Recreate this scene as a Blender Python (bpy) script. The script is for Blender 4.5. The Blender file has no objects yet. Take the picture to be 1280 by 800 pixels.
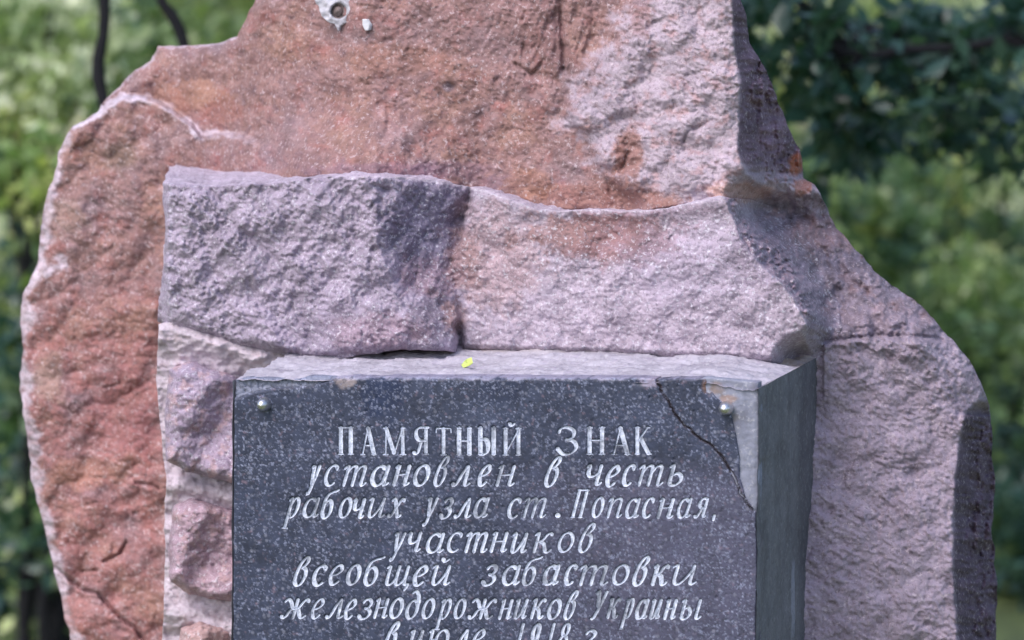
import bpy, math, random
import numpy as np
from mathutils import Vector

random.seed(7)
RNG = np.random.default_rng(11)
sc = bpy.context.scene
COL = sc.collection

# ------------------------------------------------------------------ camera, sky, sun, exposure
PITCH = math.radians(6.5)
FW = np.array([0, math.cos(PITCH), -math.sin(PITCH)])
UP = np.array([0, math.sin(PITCH), math.cos(PITCH)])
RT = np.array([1.0, 0, 0])
ORG = np.array([0, 0, 1.55])
CAM = ORG - 5.0 * FW
cam_d = bpy.data.cameras.new('camera')
cam = bpy.data.objects.new('camera', cam_d)
COL.objects.link(cam)
sc.camera = cam
cam.location = CAM
cam.rotation_euler = (math.pi / 2 - PITCH, 0, 0)
cam_d.sensor_width = 36
cam_d.lens = 36 * 5 / 1.28
cam_d.clip_end = 2000
cam_d.dof.use_dof = True
cam_d.dof.focus_distance = 5.12
cam_d.dof.aperture_fstop = 4.3
cam_d.dof.aperture_blades = 7

SUN_EL, SUN_AZ = math.radians(50), math.radians(-138)     # azimuth from +Y, clockwise; light comes from the left, from behind the viewer
w = bpy.data.worlds.new('World'); sc.world = w; w.use_nodes = True
nt = w.node_tree; nt.nodes.clear()
sky = nt.nodes.new('ShaderNodeTexSky'); sky.sky_type = 'NISHITA'; sky.sun_disc = False
sky.sun_elevation = SUN_EL; sky.sun_rotation = SUN_AZ
sky.air_density = 1.0; sky.dust_density = 2.5; sky.ozone_density = 1.0
bg = nt.nodes.new('ShaderNodeBackground'); bg.inputs[1].default_value = 0.14
wo = nt.nodes.new('ShaderNodeOutputWorld')
nt.links.new(sky.outputs[0], bg.inputs[0]); nt.links.new(bg.outputs[0], wo.inputs[0])
sd = bpy.data.lights.new('sun', 'SUN'); sd.energy = 1.1; sd.angle = math.radians(32); sd.color = (1.0, 0.955, 0.975)
sun = bpy.data.objects.new('sun', sd); COL.objects.link(sun)
sdir = Vector((math.sin(SUN_AZ) * math.cos(SUN_EL), math.cos(SUN_AZ) * math.cos(SUN_EL), math.sin(SUN_EL)))
sun.rotation_euler = sdir.to_track_quat('Z', 'Y').to_euler()
vs = sc.view_settings
vs.view_transform = 'Standard'; vs.look = 'None'; vs.exposure = 0.93; vs.gamma = 1.0

# ------------------------------------------------------------------ the monument's own frame
YAW = math.radians(17)
EV = np.array([math.sin(YAW), math.cos(YAW), 0])          # straight back into the stone
AV = np.array([math.cos(YAW), -math.sin(YAW), 0])         # along its front, to the right


def rays(u, v):
    u = np.asarray(u, float); v = np.asarray(v, float)
    return FW + ((u - 640) / 5000)[..., None] * RT + ((400 - v) / 5000)[..., None] * UP


P0 = CAM + rays(947, 640) * 4.95


def on_plane(u, v, E):
    """point on the line of sight through a traced outline point where it meets the depth E (metres behind the plaque's face)"""
    r = rays(u, v)
    t = (np.asarray(E, float) - (CAM - P0) @ EV) / (r @ EV)
    return CAM + r * t[..., None]


# ------------------------------------------------------------------ noise
_perm = RNG.permutation(4096)
_ga = RNG.random(4096) * 2 * np.pi
_gx, _gy = np.cos(_ga), np.sin(_ga)
_rv = RNG.random((4096, 3))


def _h(ix, iy):
    return _perm[(_perm[ix & 4095] + iy) & 4095]


def perlin(x, y):
    xi = np.floor(x).astype(int); yi = np.floor(y).astype(int)
    xf = x - xi; yf = y - yi
    s = xf * xf * xf * (xf * (xf * 6 - 15) + 10); t = yf * yf * yf * (yf * (yf * 6 - 15) + 10)
    def g(dx, dy):
        k = _h(xi + dx, yi + dy)
        return _gx[k] * (xf - dx) + _gy[k] * (yf - dy)
    a = g(0, 0) * (1 - s) + g(1, 0) * s
    b = g(0, 1) * (1 - s) + g(1, 1) * s
    return (a * (1 - t) + b * t) * 1.5


def fbm(x, y, octv=4, gain=0.5, lac=2.03, seed=0):
    r = np.zeros(np.broadcast(x, y).shape); a = 1.0; tot = 0
    for i in range(octv):
        r = r + a * perlin(x + 37.7 * i + seed * 11.3, y + 17.3 * i + seed * 7.7)
        tot += a; a *= gain; x = x * lac; y = y * lac
    return r / tot


def scallop(x, y, seed=0):
    """lower envelope of paraboloids: the shell-shaped chips of split stone; 0..1"""
    xi = np.floor(x).astype(int); yi = np.floor(y).astype(int)
    best = np.full(x.shape, 9.0)
    for dx in (-1, 0, 1):
        for dy in (-1, 0, 1):
            k = _h(xi + dx + seed * 31, yi + dy + seed * 57)
            d = (x - xi - dx - _rv[k, 0]) ** 2 + (y - yi - dy - _rv[k, 1]) ** 2 + 0.5 * _rv[k, 2]
            best = np.minimum(best, d)
    return best


def facets(x, y, seed=0):
    """planes of random tilt over warped cells: broken faces"""
    xi = np.floor(x).astype(int); yi = np.floor(y).astype(int)
    best = np.full(x.shape, 9.0); val = np.zeros(x.shape)
    for dx in (-1, 0, 1):
        for dy in (-1, 0, 1):
            k = _h(xi + dx + seed * 13, yi + dy + seed * 29)
            px = x - xi - dx - _rv[k, 0]; py = y - yi - dy - _rv[k, 1]
            d = px * px + py * py
            hgt = px * _gx[k] * 0.6 + py * _gy[k] * 0.6 + (_rv[k, 2] - .5) * .5
            m = d < best
            best = np.where(m, d, best); val = np.where(m, hgt, val)
    return val


def sstep(a, b, x):
    t = np.clip((x - a) / (b - a), 0, 1)
    return t * t * (3 - 2 * t)


def pl(u, pts):
    """piecewise linear value along u"""
    a = np.array(pts, float)
    return np.interp(u, a[:, 0], a[:, 1])


def inpoly(u, v, poly):
    p = np.asarray(poly, float); res = np.zeros(u.shape, bool)
    x1, y1 = p[-1]
    for x2, y2 in p:
        if y1 != y2:
            c = ((y1 > v) != (y2 > v)) & (u < (x2 - x1) * (v - y1) / (y2 - y1) + x1)
            res ^= c
        x1, y1 = x2, y2
    return res


def segdist(u, v, pts, closed=False):
    p = np.asarray(pts, float); q = np.roll(p, -1, 0) if closed else p[1:]
    s = p if closed else p[:-1]
    best = np.full(u.shape, 1e9)
    for (x1, y1), (x2, y2) in zip(s, q):
        dx, dy = x2 - x1, y2 - y1
        t = np.clip(((u - x1) * dx + (v - y1) * dy) / (dx * dx + dy * dy + 1e-9), 0, 1)
        best = np.minimum(best, np.hypot(u - x1 - t * dx, v - y1 - t * dy))
    return best


def rough_outline(poly, step=5.0, amp=2.0, seed=0, closed=True, wl=22):
    p = np.asarray(poly, float)
    q = np.vstack([p, p[:1]]) if closed else p
    out = []; s = 0.0
    for a, b in zip(q[:-1], q[1:]):
        L = np.hypot(*(b - a)); n = max(1, int(L / step))
        for i in range(n):
            out.append(list(a + (b - a) * i / n) + [s + L * i / n])
        s += L
    o = np.array(out)
    nx = fbm(o[:, 2] / wl, np.full(len(o), seed * 3.1 + .5), 3, .6)
    ny = fbm(o[:, 2] / wl, np.full(len(o), seed * 5.3 + 40.5), 3, .6)
    return np.stack([o[:, 0] + nx * amp * 1.6, o[:, 1] + ny * amp * 1.6], 1)


# ------------------------------------------------------------------ object helpers
def props(o, label=None, cat=None, group=None, kind=None):
    if label: o['label'] = label
    if cat: o['category'] = cat
    if group: o['group'] = group
    if kind: o['kind'] = kind
    return o


def empty(name, loc=(0, 0, 0)):
    o = bpy.data.objects.new(name, None); COL.objects.link(o); o.location = loc
    o.empty_display_size = 0.1
    return o


def mesh_obj(name, V, F, mat, parent=None, col=None, smooth=True, extra=None):
    """V (n,3) world coordinates; F list or array of faces (all alike in length, or a list of arrays)"""
    V = np.asarray(V, float)
    if parent is not None:
        V = V - np.array(parent_world(parent))
    me = bpy.data.meshes.new(name)
    Fs = F if isinstance(F, list) else [F]
    Fs = [np.asarray(f, np.int32) for f in Fs if len(f)]
    nl = sum(f.size for f in Fs); nf = sum(len(f) for f in Fs)
    me.vertices.add(len(V)); me.vertices.foreach_set('co', V.astype(np.float32).ravel())
    me.loops.add(nl); me.loops.foreach_set('vertex_index', np.concatenate([f.ravel() for f in Fs]))
    me.polygons.add(nf)
    tot = np.concatenate([np.full(len(f), f.shape[1]) for f in Fs])
    me.polygons.foreach_set('loop_start', np.concatenate([[0], np.cumsum(tot)[:-1]]).astype(np.int32))
    me.update(calc_edges=True)
    me.validate()
    if smooth:
        me.polygons.foreach_set('use_smooth', np.ones(len(me.polygons), bool))
    if col is not None:
        c = np.ones((len(V), 4), np.float32); c[:, :3] = np.clip(col, 0, 1)
        at = me.color_attributes.new('pigment', 'FLOAT_COLOR', 'POINT'); at.data.foreach_set('color', c.ravel())
    me.materials.append(mat)
    o = bpy.data.objects.new(name, me); COL.objects.link(o)
    if parent is not None: o.parent = parent
    return o


def parent_world(p):
    x = np.array(p.location)
    while p.parent: p = p.parent; x = x + np.array(p.location)
    return x


def lin(c):
    """sRGB 0..255 to linear"""
    a = np.asarray(c, float) / 255
    return np.where(a <= .04045, a / 12.92, ((a + .055) / 1.055) ** 2.4)


def axis(lo, hi, flo, fhi, fine, coarse):
    if fhi - flo < 2 * fine: return np.arange(lo, hi + coarse * .4, coarse * .4)
    a = np.arange(flo, fhi, fine)
    l = np.arange(flo - coarse, lo - coarse, -coarse)[::-1] if lo < flo else np.array([])
    r = np.arange(a[-1] + coarse, hi + coarse, coarse) if hi > fhi else np.array([])
    return np.concatenate([l, a, r])


def relief(name, outline, depth, mat, parent, pigment, step=1.7, walls=0.2, rings=10, wall_dir=None,
           shrink=0.0, wall_noise=0.004, cap=False, wall_pigment=None, box=(0, 1280, 0, 800), dither=0.0):
    """a carved surface: a fine grid inside the outline, set back by depth(u,v), with walls running back into the stone"""
    o = np.asarray(outline, float)
    lo, hi = o.min(0) - 4, o.max(0) + 4
    U = axis(lo[0], hi[0], max(lo[0], box[0] - 12), min(hi[0], box[1] + 12), step, 22)
    Vv = axis(lo[1], hi[1], max(lo[1], box[2] - 12), min(hi[1], box[3] + 12), step, 22)
    u, v = np.meshgrid(U, Vv)
    cu = (u[:-1, :-1] + u[1:, 1:]) / 2; cv = (v[:-1, :-1] + v[1:, 1:]) / 2
    keep = inpoly(cu, cv, o)
    used = np.zeros(u.shape, int)
    for a, b in ((0, 0), (0, 1), (1, 0), (1, 1)):
        used[a:a + keep.shape[0], b:b + keep.shape[1]] += keep
    vis = used > 0
    bd = vis & (used < 4)
    # draw border points onto the outline
    bu, bv = u[bd], v[bd]
    best = np.full(bu.shape, 1e9); nu = bu.copy(); nv = bv.copy()
    q = np.roll(o, -1, 0)
    for (x1, y1), (x2, y2) in zip(o, q):
        dx, dy = x2 - x1, y2 - y1
        t = np.clip(((bu - x1) * dx + (bv - y1) * dy) / (dx * dx + dy * dy + 1e-9), 0, 1)
        px, py = x1 + t * dx, y1 + t * dy
        d = np.hypot(bu - px, bv - py); m = d < best
        best = np.where(m, d, best); nu = np.where(m, px, nu); nv = np.where(m, py, nv)
    u = u.copy(); v = v.copy(); u[bd] = nu; v[bd] = nv
    idx = -np.ones(u.shape, int); n = vis.sum(); idx[vis] = np.arange(n)
    uu, vv = u[vis], v[vis]
    E = depth(uu, vv)
    V = on_plane(uu, vv, E)
    C = pigment(uu, vv)
    F = np.stack([idx[:-1, :-1][keep], idx[1:, :-1][keep], idx[1:, 1:][keep], idx[:-1, 1:][keep]], 1)
    faces = [F]
    if walls:
        e = np.concatenate([F[:, [0, 1]], F[:, [1, 2]], F[:, [2, 3]], F[:, [3, 0]]])
        key = np.sort(e, 1); kk = key[:, 0].astype(np.int64) * n + key[:, 1]
        _, inv, cnt = np.unique(kk, return_inverse=True, return_counts=True)
        be = e[cnt[inv] == 1]
        bi = np.unique(be); mp = -np.ones(n, int); mp[bi] = np.arange(len(bi))
        base = V[bi]; cen = base.mean(0)
        wd = EV if wall_dir is None else wall_dir
        nb = len(bi); Vs = [V]; Cs = [C]; prev = bi
        for r in range(1, rings + 1):
            t = walls * r / rings
            a = (base - P0) @ AV
            nz = fbm(a / .035 + t / .02, base[:, 2] / .035 + t / .035, 4, .6, seed=5 + r // 50)
            q_ = base + (wd if not callable(wd) else wd(uu[bi], vv[bi])) * t + (cen - base) * shrink * t
            rad = base - cen; rad /= np.linalg.norm(rad, axis=1)[:, None] + 1e-9
            fade = min(1, r / 2)
            q_ = q_ + rad * (nz * wall_noise * fade)[:, None]
            if dither: q_ = q_ + np.array([0, 0, 1.0]) * (nz * dither * fade)[:, None]
            Vs.append(q_); Cs.append(C[bi] if wall_pigment is None else wall_pigment(uu[bi], vv[bi], t, nz))
            cur = n + (r - 1) * nb + np.arange(nb)
            faces.append(np.stack([prev[mp[be[:, 1]]], prev[mp[be[:, 0]]], cur[mp[be[:, 0]]], cur[mp[be[:, 1]]]], 1))
            prev = cur
        V = np.vstack(Vs); C = np.vstack(Cs)
        if cap:
            V = np.vstack([V, V[-nb:].mean(0)[None]]); C = np.vstack([C, C[:1]])
            faces.append(np.stack([prev[mp[be[:, 1]]], prev[mp[be[:, 0]]], np.full(len(be), len(V) - 1)], 1))
    return mesh_obj(name, V, faces, mat, parent, C)


# ------------------------------------------------------------------ materials
def node_mat(name):
    m = bpy.data.materials.new(name); m.use_nodes = True
    t = m.node_tree; b = t.nodes['Principled BSDF']
    return m, t, b


def N(t, kind, **kw):
    n = t.nodes.new(kind)
    for k, v in kw.items(): setattr(n, k, v)
    return n


def ramp(t, src, stops):
    r = N(t, 'ShaderNodeValToRGB'); e = r.color_ramp.elements
    while len(e) < len(stops): e.new(.5)
    for x, (p, c) in zip(e, stops): x.position = p; x.color = (*c, 1) if len(c) == 3 else c
    t.links.new(src, r.inputs[0])
    return r.outputs[0]


def mix(t, a, b, f, mode='MIX'):
    m = N(t, 'ShaderNodeMix', data_type='RGBA', blend_type=mode)
    for s, x in ((m.inputs[6], a), (m.inputs[7], b), (m.inputs[0], f)):
        if hasattr(x, 'links'): t.links.new(x, s)
        elif isinstance(x, (int, float)): s.default_value = x
        else: s.default_value = (*x, 1)
    return m.outputs[2]


def noise(t, scale, detail=4, rough=.6, vec=None, dist=0.0):
    n = N(t, 'ShaderNodeTexNoise'); n.inputs['Scale'].default_value = scale
    n.inputs['Detail'].default_value = detail; n.inputs['Roughness'].default_value = rough
    n.inputs['Distortion'].default_value = dist
    if vec is not None: t.links.new(vec, n.inputs['Vector'])
    return n.outputs[0]


def granite(name, light, dark, fl=.35, fd=.5, rough=.78, bump=.35, grain=260, spark=.22, cell=210, spr=.3, spc=(.8, .78, .84)):
    m, t, b = node_mat(name)
    pos = N(t, 'ShaderNodeNewGeometry').outputs['Position']
    at = N(t, 'ShaderNodeAttribute', attribute_name='pigment').outputs['Color']
    big = noise(t, 22, 5, .65, pos)
    c = mix(t, at, ramp(t, big, [(.3, (.62, .6, .62)), (.5, (1, 1, 1)), (.72, (1.28, 1.25, 1.26))]), .75, 'MULTIPLY')
    g = noise(t, grain, 3, .7, pos)
    c = mix(t, c, dark, ramp(t, g, [(.36, (fd,) * 3), (.47, (0, 0, 0))]))
    g2 = noise(t, grain * .8, 3, .7, N2off(t, pos, 3.3))
    c = mix(t, c, light, ramp(t, g2, [(.56, (0, 0, 0)), (.68, (fl,) * 3)]))
    sp = N(t, 'ShaderNodeTexVoronoi'); sp.inputs['Scale'].default_value = cell; t.links.new(pos, sp.inputs['Vector'])
    spm = mix(t, ramp(t, sp.outputs['Distance'], [(spr * .4, (1, 1, 1)), (spr, (0, 0, 0))]),
              ramp(t, sp.outputs['Color'], [(.62, (0, 0, 0)), (.8, (1, 1, 1))]), 1.0, 'MULTIPLY')
    c = mix(t, c, spc, mix(t, spm, (spark * 2,) * 3, 1.0, 'MULTIPLY'))
    t.links.new(c, b.inputs['Base Color'])
    rr = ramp(t, g2, [(.5, (rough,) * 3), (.75, (rough * .5,) * 3)])
    t.links.new(rr, b.inputs['Roughness'])
    b.inputs['Specular IOR Level'].default_value = .3
    bp = N(t, 'ShaderNodeBump'); bp.inputs['Strength'].default_value = bump; bp.inputs['Distance'].default_value = .004
    hh = N(t, 'ShaderNodeMath', operation='ADD'); t.links.new(g, hh.inputs[0]); t.links.new(noise(t, 90, 6, .75, pos), hh.inputs[1])
    t.links.new(hh.outputs[0], bp.inputs['Height']); t.links.new(bp.outputs[0], b.inputs['Normal'])
    return m


def N2off(t, vec, o):
    a = N(t, 'ShaderNodeVectorMath', operation='ADD'); t.links.new(vec, a.inputs[0]); a.inputs[1].default_value = (o, o * .7, o * 1.3)
    return a.outputs[0]


M_rust = granite('rusty_granite', (.62, .52, .57), (.11, .07, .075), .48, .42, .85, .6, 210, .05, 190, .34, (.66, .58, .64))
M_mauve = granite('mauve_granite', (.72, .69, .78), (.085, .078, .092), .6, .45, .75, .6, 230, .20, 180, .38, (.70, .68, .80))
M_plaque = granite('plaque_granite', (.25, .275, .40), (.03, .034, .052), .6, .62, .5, .12, 190, .13, 150, .48, (.40, .41, .52))
M_cement = granite('cement', (.62, .61, .66), (.2, .2, .2), .3, .22, .9, .22, 180, .04)
M_side = granite('side_cement', (.23, .24, .26), (.045, .045, .05), .35, .35, .8, .16, 160, .03)  # side of the block, darker base tone than the cap


def simple(name, c, rough=.6, metal=0.0, var=.25, scale=60):
    m, t, b = node_mat(name)
    pos = N(t, 'ShaderNodeTexCoord').outputs['Object']
    n = noise(t, scale, 5, .65, pos)
    cc = ramp(t, n, [(.3, tuple(x * (1 - var) for x in c)), (.7, tuple(min(1, x * (1 + var)) for x in c))])
    t.links.new(cc, b.inputs['Base Color']); b.inputs['Roughness'].default_value = rough; b.inputs['Metallic'].default_value = metal
    return m


M_steel = simple('polished_steel_bolt', (.72, .70, .72), .36, 1.0, .35, 500)
M_iron = simple('rusted_iron', (.16, .12, .12), .6, .4, .5, 300)
M_bark = simple('shaded_bark', (.006, .006, .009), 1.0, 0, .4, 40)  # near-black base: the shade of the wood put into the bark colour
M_yleaf = simple('fallen_leaf', (.44, .52, .13), .6, 0, .15, 100)


def letter_mat():
    m, t, b = node_mat('worn_letter_paint')
    pos = N(t, 'ShaderNodeNewGeometry').outputs['Position']
    n = noise(t, 190, 4, .8, pos); n2 = noise(t, 34, 4, .65, pos)
    c = ramp(t, n, [(.30, (.13, .145, .20)), (.42, (.42, .46, .58)), (.54, (.56, .60, .73)), (.68, (.74, .77, .90))])
    c = mix(t, c, (.11, .12, .16), ramp(t, n2, [(.34, (.75,) * 3), (.5, (0, 0, 0))]))
    t.links.new(c, b.inputs['Base Color']); b.inputs['Roughness'].default_value = .75
    bp = N(t, 'ShaderNodeBump'); bp.inputs['Strength'].default_value = .3; bp.inputs['Distance'].default_value = .002
    t.links.new(n, bp.inputs['Height']); t.links.new(bp.outputs[0], b.inputs['Normal'])
    return m


M_letter = letter_mat()


def leaf_mat(name, thick=.35, rough=.28):
    m, t, b = node_mat(name)
    at = N(t, 'ShaderNodeAttribute', attribute_name='pigment').outputs['Color']
    t.links.new(at, b.inputs['Base Color']); b.inputs['Roughness'].default_value = rough
    tr = N(t, 'ShaderNodeBsdfTranslucent')
    t.links.new(mix(t, at, (1.3, 1.5, .6), 1.0, 'MULTIPLY'), tr.inputs[0])
    ms = N(t, 'ShaderNodeMixShader'); ms.inputs[0].default_value = thick
    t.links.new(b.outputs[0], ms.inputs[1]); t.links.new(tr.outputs[0], ms.inputs[2])
    t.links.new(ms.outputs[0], t.nodes['Material Output'].inputs[0])
    return m


M_leaf = leaf_mat('leaves')


def ground_mat():
    m, t, b = node_mat('grassy_ground')
    pos = N(t, 'ShaderNodeNewGeometry').outputs['Position']
    n = noise(t, 1.1, 5, .6, pos); n2 = noise(t, 14, 5, .7, pos)
    c = ramp(t, n, [(.32, (.045, .07, .03)), (.5, (.10, .135, .045)), (.66, (.20, .20, .10))])
    c = mix(t, c, ramp(t, n2, [(.3, (.35,) * 3), (.65, (1.3,) * 3)]), .8, 'MULTIPLY')
    t.links.new(c, b.inputs['Base Color']); b.inputs['Roughness'].default_value = .95
    return m


# ------------------------------------------------------------------ THE MONUMENT
mon = empty('granite_monument', (0, .35, 0))
props(mon, 'large rough-hewn monument of rust-red and mauve granite with a carved ledge', 'monument')

# ---- rear boulder, rust red on the left and at the top, pale on the right
slab_out = [(88, 800), (75, 740), (62, 690), (50, 640), (38, 590), (33, 540), (26, 500), (25, 470), (30, 440), (26, 400), (27, 368), (46, 330),
            (52, 290), (56, 250), (68, 215), (74, 190), (90, 158), (120, 140), (134, 122), (150, 108), (168, 88), (188, 76), (198, 58), (235, 57),
            (272, 54), (296, 46), (308, 22), (322, -8), (345, -60), (410, -200), (520, -330), (700, -380), (820, -300), (890, -160), (916, -50), (926, 0),
            (934, 30), (938, 55), (955, 85), (968, 110), (975, 135), (985, 160), (998, 185), (1003, 200), (1005, 222), (1018, 232), (1030, 250),
            (1046, 285), (1075, 318), (1100, 345), (1140, 372), (1160, 390), (1176, 412), (1200, 434), (1222, 468), (1234, 496), (1240, 540),
            (1243, 600), (1240, 660), (1246, 720), (1245, 800), (1262, 1100), (1270, 1500), (1290, 1800), (1290, 1990), (40, 1990), (30, 1700), (60, 1300), (95, 1000)]
SLAB = rough_outline(slab_out, 5, 2.4, 1)
ledge_l = [(90, 157), (105, 148), (122, 142), (136, 128), (152, 120), (175, 119), (195, 124), (220, 140), (240, 155), (252, 170), (275, 165), (300, 168), (330, 180), (370, 190)]
top_edge = [(197, 228), (300, 228), (380, 222), (420, 219), (500, 222), (560, 229), (610, 240), (650, 255), (690, 263), (740, 262), (800, 264), (850, 257), (885, 249), (905, 247)]


def rough_all(u, v, s=0):
    """hewn-granite roughness in metres at three sizes"""
    wu = u + 10 * fbm(u / 60, v / 60, 2, seed=s + 1); wv = v + 10 * fbm(u / 60, v / 60, 2, seed=s + 2)
    a = (wu * .8 + wv * .6); b = (-wu * .6 + wv * .8)
    r = scallop(a / 44, b / 30, s) * .011 + scallop(a / 19, b / 13, s + 3) * .0040
    r += facets(wu / 10, wv / 8, s + 5) * .0025 + facets(wu / 5, wv / 4.2, s + 6) * .0016
    r += fbm(u / 16, v / 12, 4, .62, seed=s + 9) * .0042
    r += fbm(u / 5, v / 5, 2, .7, seed=s + 12) * .0026
    r += np.abs(fbm(wu / 15, wv / 12, 4, .6, seed=s + 18)) * .0075 - np.abs(fbm(a / 30, b / 11, 3, .6, seed=s + 19)) * .006
    amp = .5 + 1.0 * np.clip(fbm(u / 70, v / 55, 3, .6, seed=s + 15) + .5, 0, 1)
    return (r - .012) * amp + .012


def broken(u, v, s, sx, sy, ang=0.0):
    """flat broken planes meeting in arrises"""
    c, q = math.cos(ang), math.sin(ang)
    wu = u + 9 * fbm(u / 34, v / 34, 3, .6, seed=s + 1); wv = v + 9 * fbm(u / 34, v / 34, 3, .6, seed=s + 2)
    a = (wu * c + wv * q) / sx; b = (-wu * q + wv * c) / sy
    xi = np.floor(a).astype(int); yi = np.floor(b).astype(int)
    best = np.full(u.shape, -9.0)
    for dx in (-1, 0, 1):
        for dy in (-1, 0, 1):
            k = _h(xi + dx + s * 13, yi + dy + s * 29)
            px = a - xi - dx - _rv[k, 0]; py = b - yi - dy - _rv[k, 1]
            best = np.maximum(best, (_rv[k, 2] - .5) * .7 + px * _gx[k] * .75 + py * _gy[k] * .75 - .9 * (px * px + py * py))
    return best


def slab_depth(u, v):
    # rust face; the lower left slab stands forward of the upper one along a broken lip
    E = pl(u, [(20, .50), (200, .50), (300, .43), (450, .285), (600, .285), (760, .262), (905, .24), (925, .245), (1010, .30), (1250, .40)])
    En = pl(u, [(20, .50), (200, .50), (250, .485), (300, .425), (345, .34), (385, .25), (470, .225), (540, .272), (600, .294), (660, .272), (760, .255), (905, .24), (925, .245), (1010, .30), (1250, .40)])
    nr = sstep(100, 6, pl(u, top_edge) - v)
    E = E * (1 - nr) + En * nr
    lipv = pl(u, ledge_l)
    low = sstep(-3, 6, v - lipv) * (u < 345)
    E = E + (1 - low) * .055 * sstep(360, 250, u)
    E = E + .022 * sstep(40, 0, np.abs(v - lipv - 12)) * 0
    # upper face leans back towards the top
    E = E + np.clip(230 - v, 0, 900) * .00010
    # broken drop of the lit right-hand face: it stands forward of the rust face
    bx = pl(v, [(-300, 820), (0, 792), (40, 770), (100, 722), (150, 712), (200, 750), (260, 800)]) + 10 * fbm(v / 25, u * 0 + 3.3, 3)
    E = E - .02 * sstep(-14, 14, u - bx) * (v < 300)
    te = pl(u, top_edge)
    E = E + .13 * sstep(-1, 9, v - te) * (v < 460) * sstep(380, 395, u) * sstep(908, 885, u)
    # steep flank seen on the right of the upper part
    rx = pl(v, [(-400, 900), (-100, 912), (0, 914), (60, 917), (100, 925), (190, 921), (215, 930), (240, 960), (262, 1010)]) + 3 * fbm(v / 14, u * 0 + 9.1, 3)
    up = sstep(262, 215, v)
    E = E + np.clip(u - rx, 0, 200) * .0026 * up
    # shoulder running down to the right
    dsh = u - 905 - (v - 250) * .62
    sh = sstep(205, 265, v) * sstep(900, 960, u)
    Esh = .295 + np.clip(u - 925, 0, 400) * .00038 + np.clip(430 - v, 0, 200) * .00072
    Esh = Esh - .055 * sstep(440, 800, v)
    E = E * (1 - sh) + Esh * sh
    sil = pl(v, [(200, 1003), (250, 1030), (285, 1046), (345, 1100), (390, 1160), (434, 1200), (468, 1222), (500, 1236), (600, 1243), (800, 1246), (2000, 1290)])
    E = E + sh * np.clip(60 - (sil - u), 0, 60) ** 1.5 * .00009 * (v < 520)
    # dark flank of the lower right block
    fx = pl(v, [(470, 1236), (500, 1222), (520, 1204), (560, 1197), (600, 1192), (700, 1190), (800, 1196), (2000, 1230)]) + 3.5 * fbm(v / 18, u * 0 + 1.7, 3)
    E = E + np.clip(u - fx, 0, 100) * .0033 * sstep(470, 530, v)
    # horizontal joint
    jv = pl(u, [(1000, 432), (1050, 425), (1085, 420), (1140, 420), (1180, 425)]) + 3 * fbm(u / 15, v * 0 + 5.1, 3)
    jm = (u > 1030) * 1.0
    E = E - .012 * jm * sstep(-2, 5, v - jv) * sstep(520, 430, v)
    E = E + .008 * jm * np.exp(-((v - jv) / 3.0) ** 2) * (u < 1180)
    # roughness: coarser on the broken right side
    flank = np.clip(sstep(0, 20, u - fx) * (v > 480) + sstep(0, 15, u - rx) * up, 0, 1)
    r = rough_all(u, v, 0)
    kr = (.50 - .24 * sstep(330, 200, u) + .20 * sstep(-14, 14, u - bx) + .45 * sstep(900, 980, u) * sstep(240, 280, v) * sstep(470, 400, v)) * (1 + 1.6 * flank)
    fl2 = np.clip(sstep(0, 45, u - fx) * (v > 480) + sstep(3, 45, u - rx) * up, 0, 1)
    E = E + fl2 * (fbm(u / 16, v / 40, 4, .65, seed=56) * .034 + facets(u / 26, v / 50, 9) * .012)
    E = E + r * kr - .008
    E = E - broken(u, v, 60, 46, 30, -.5) * (.006 + .012 * sstep(930, 985, u) * sstep(235, 265, v) * sstep(470, 415, v) + .007 * sstep(-14, 14, u - bx) * (v < 300) + .005 * (u < 330))
    E = E - broken(u, v, 63, 20, 14, .9) * (.003 + .006 * sstep(930, 985, u) * sstep(235, 265, v) * sstep(470, 415, v))
    # bedding steps of the rust slab, left
    st = fbm(u / 55 + v / 150, v / 42 - u / 90, 4, .62, seed=21)
    E = E + np.abs(st) * -.010 * sstep(330, 160, u) + .016 * sstep(330, 160, u) * scallop(u / 62 + .2 * fbm(u / 40, v / 40, 2), v / 74 + u / 120, 8)
    # chisel-like vertical chips in the upper middle
    st2 = fbm(u / 14 + v / 60, v / 50, 3, .6, seed=33)
    E = E + .013 * np.abs(st2) * np.exp(-((u - 700) / 75) ** 2) * sstep(170, 60, v)
    # individual scars
    for (x, y, rx_, ry_, dep) in [(785, 185, 12, 26, .018), (768, 215, 14, 10, .012), (700, 25, 8, 30, .014), (705, 70, 5, 22, .015), (665, 92, 10, 7, .012), (655, 68, 6, 12, .012),
                                  (568, 108, 6, 5, .012), (745, 30, 12, 26, .012), (150, 195, 14, 12, .010), (240, 100, 40, 10, .006), (392, 195, 26, 16, .012),
                                  (600, 152, 6, 12, .008), (488, 50, 7, 3, .008), (867, 160, 6, 3, .01), (142, 686, 4, 8, .012), (170, 642, 4, 3, .01), (1180, 400, 8, 6, .01), (1150, 395, 5, 10, .012)]:
        E = E + .7 * dep * np.exp(-((u - x) / rx_) ** 2 - ((v - y) / ry_) ** 2)
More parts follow.
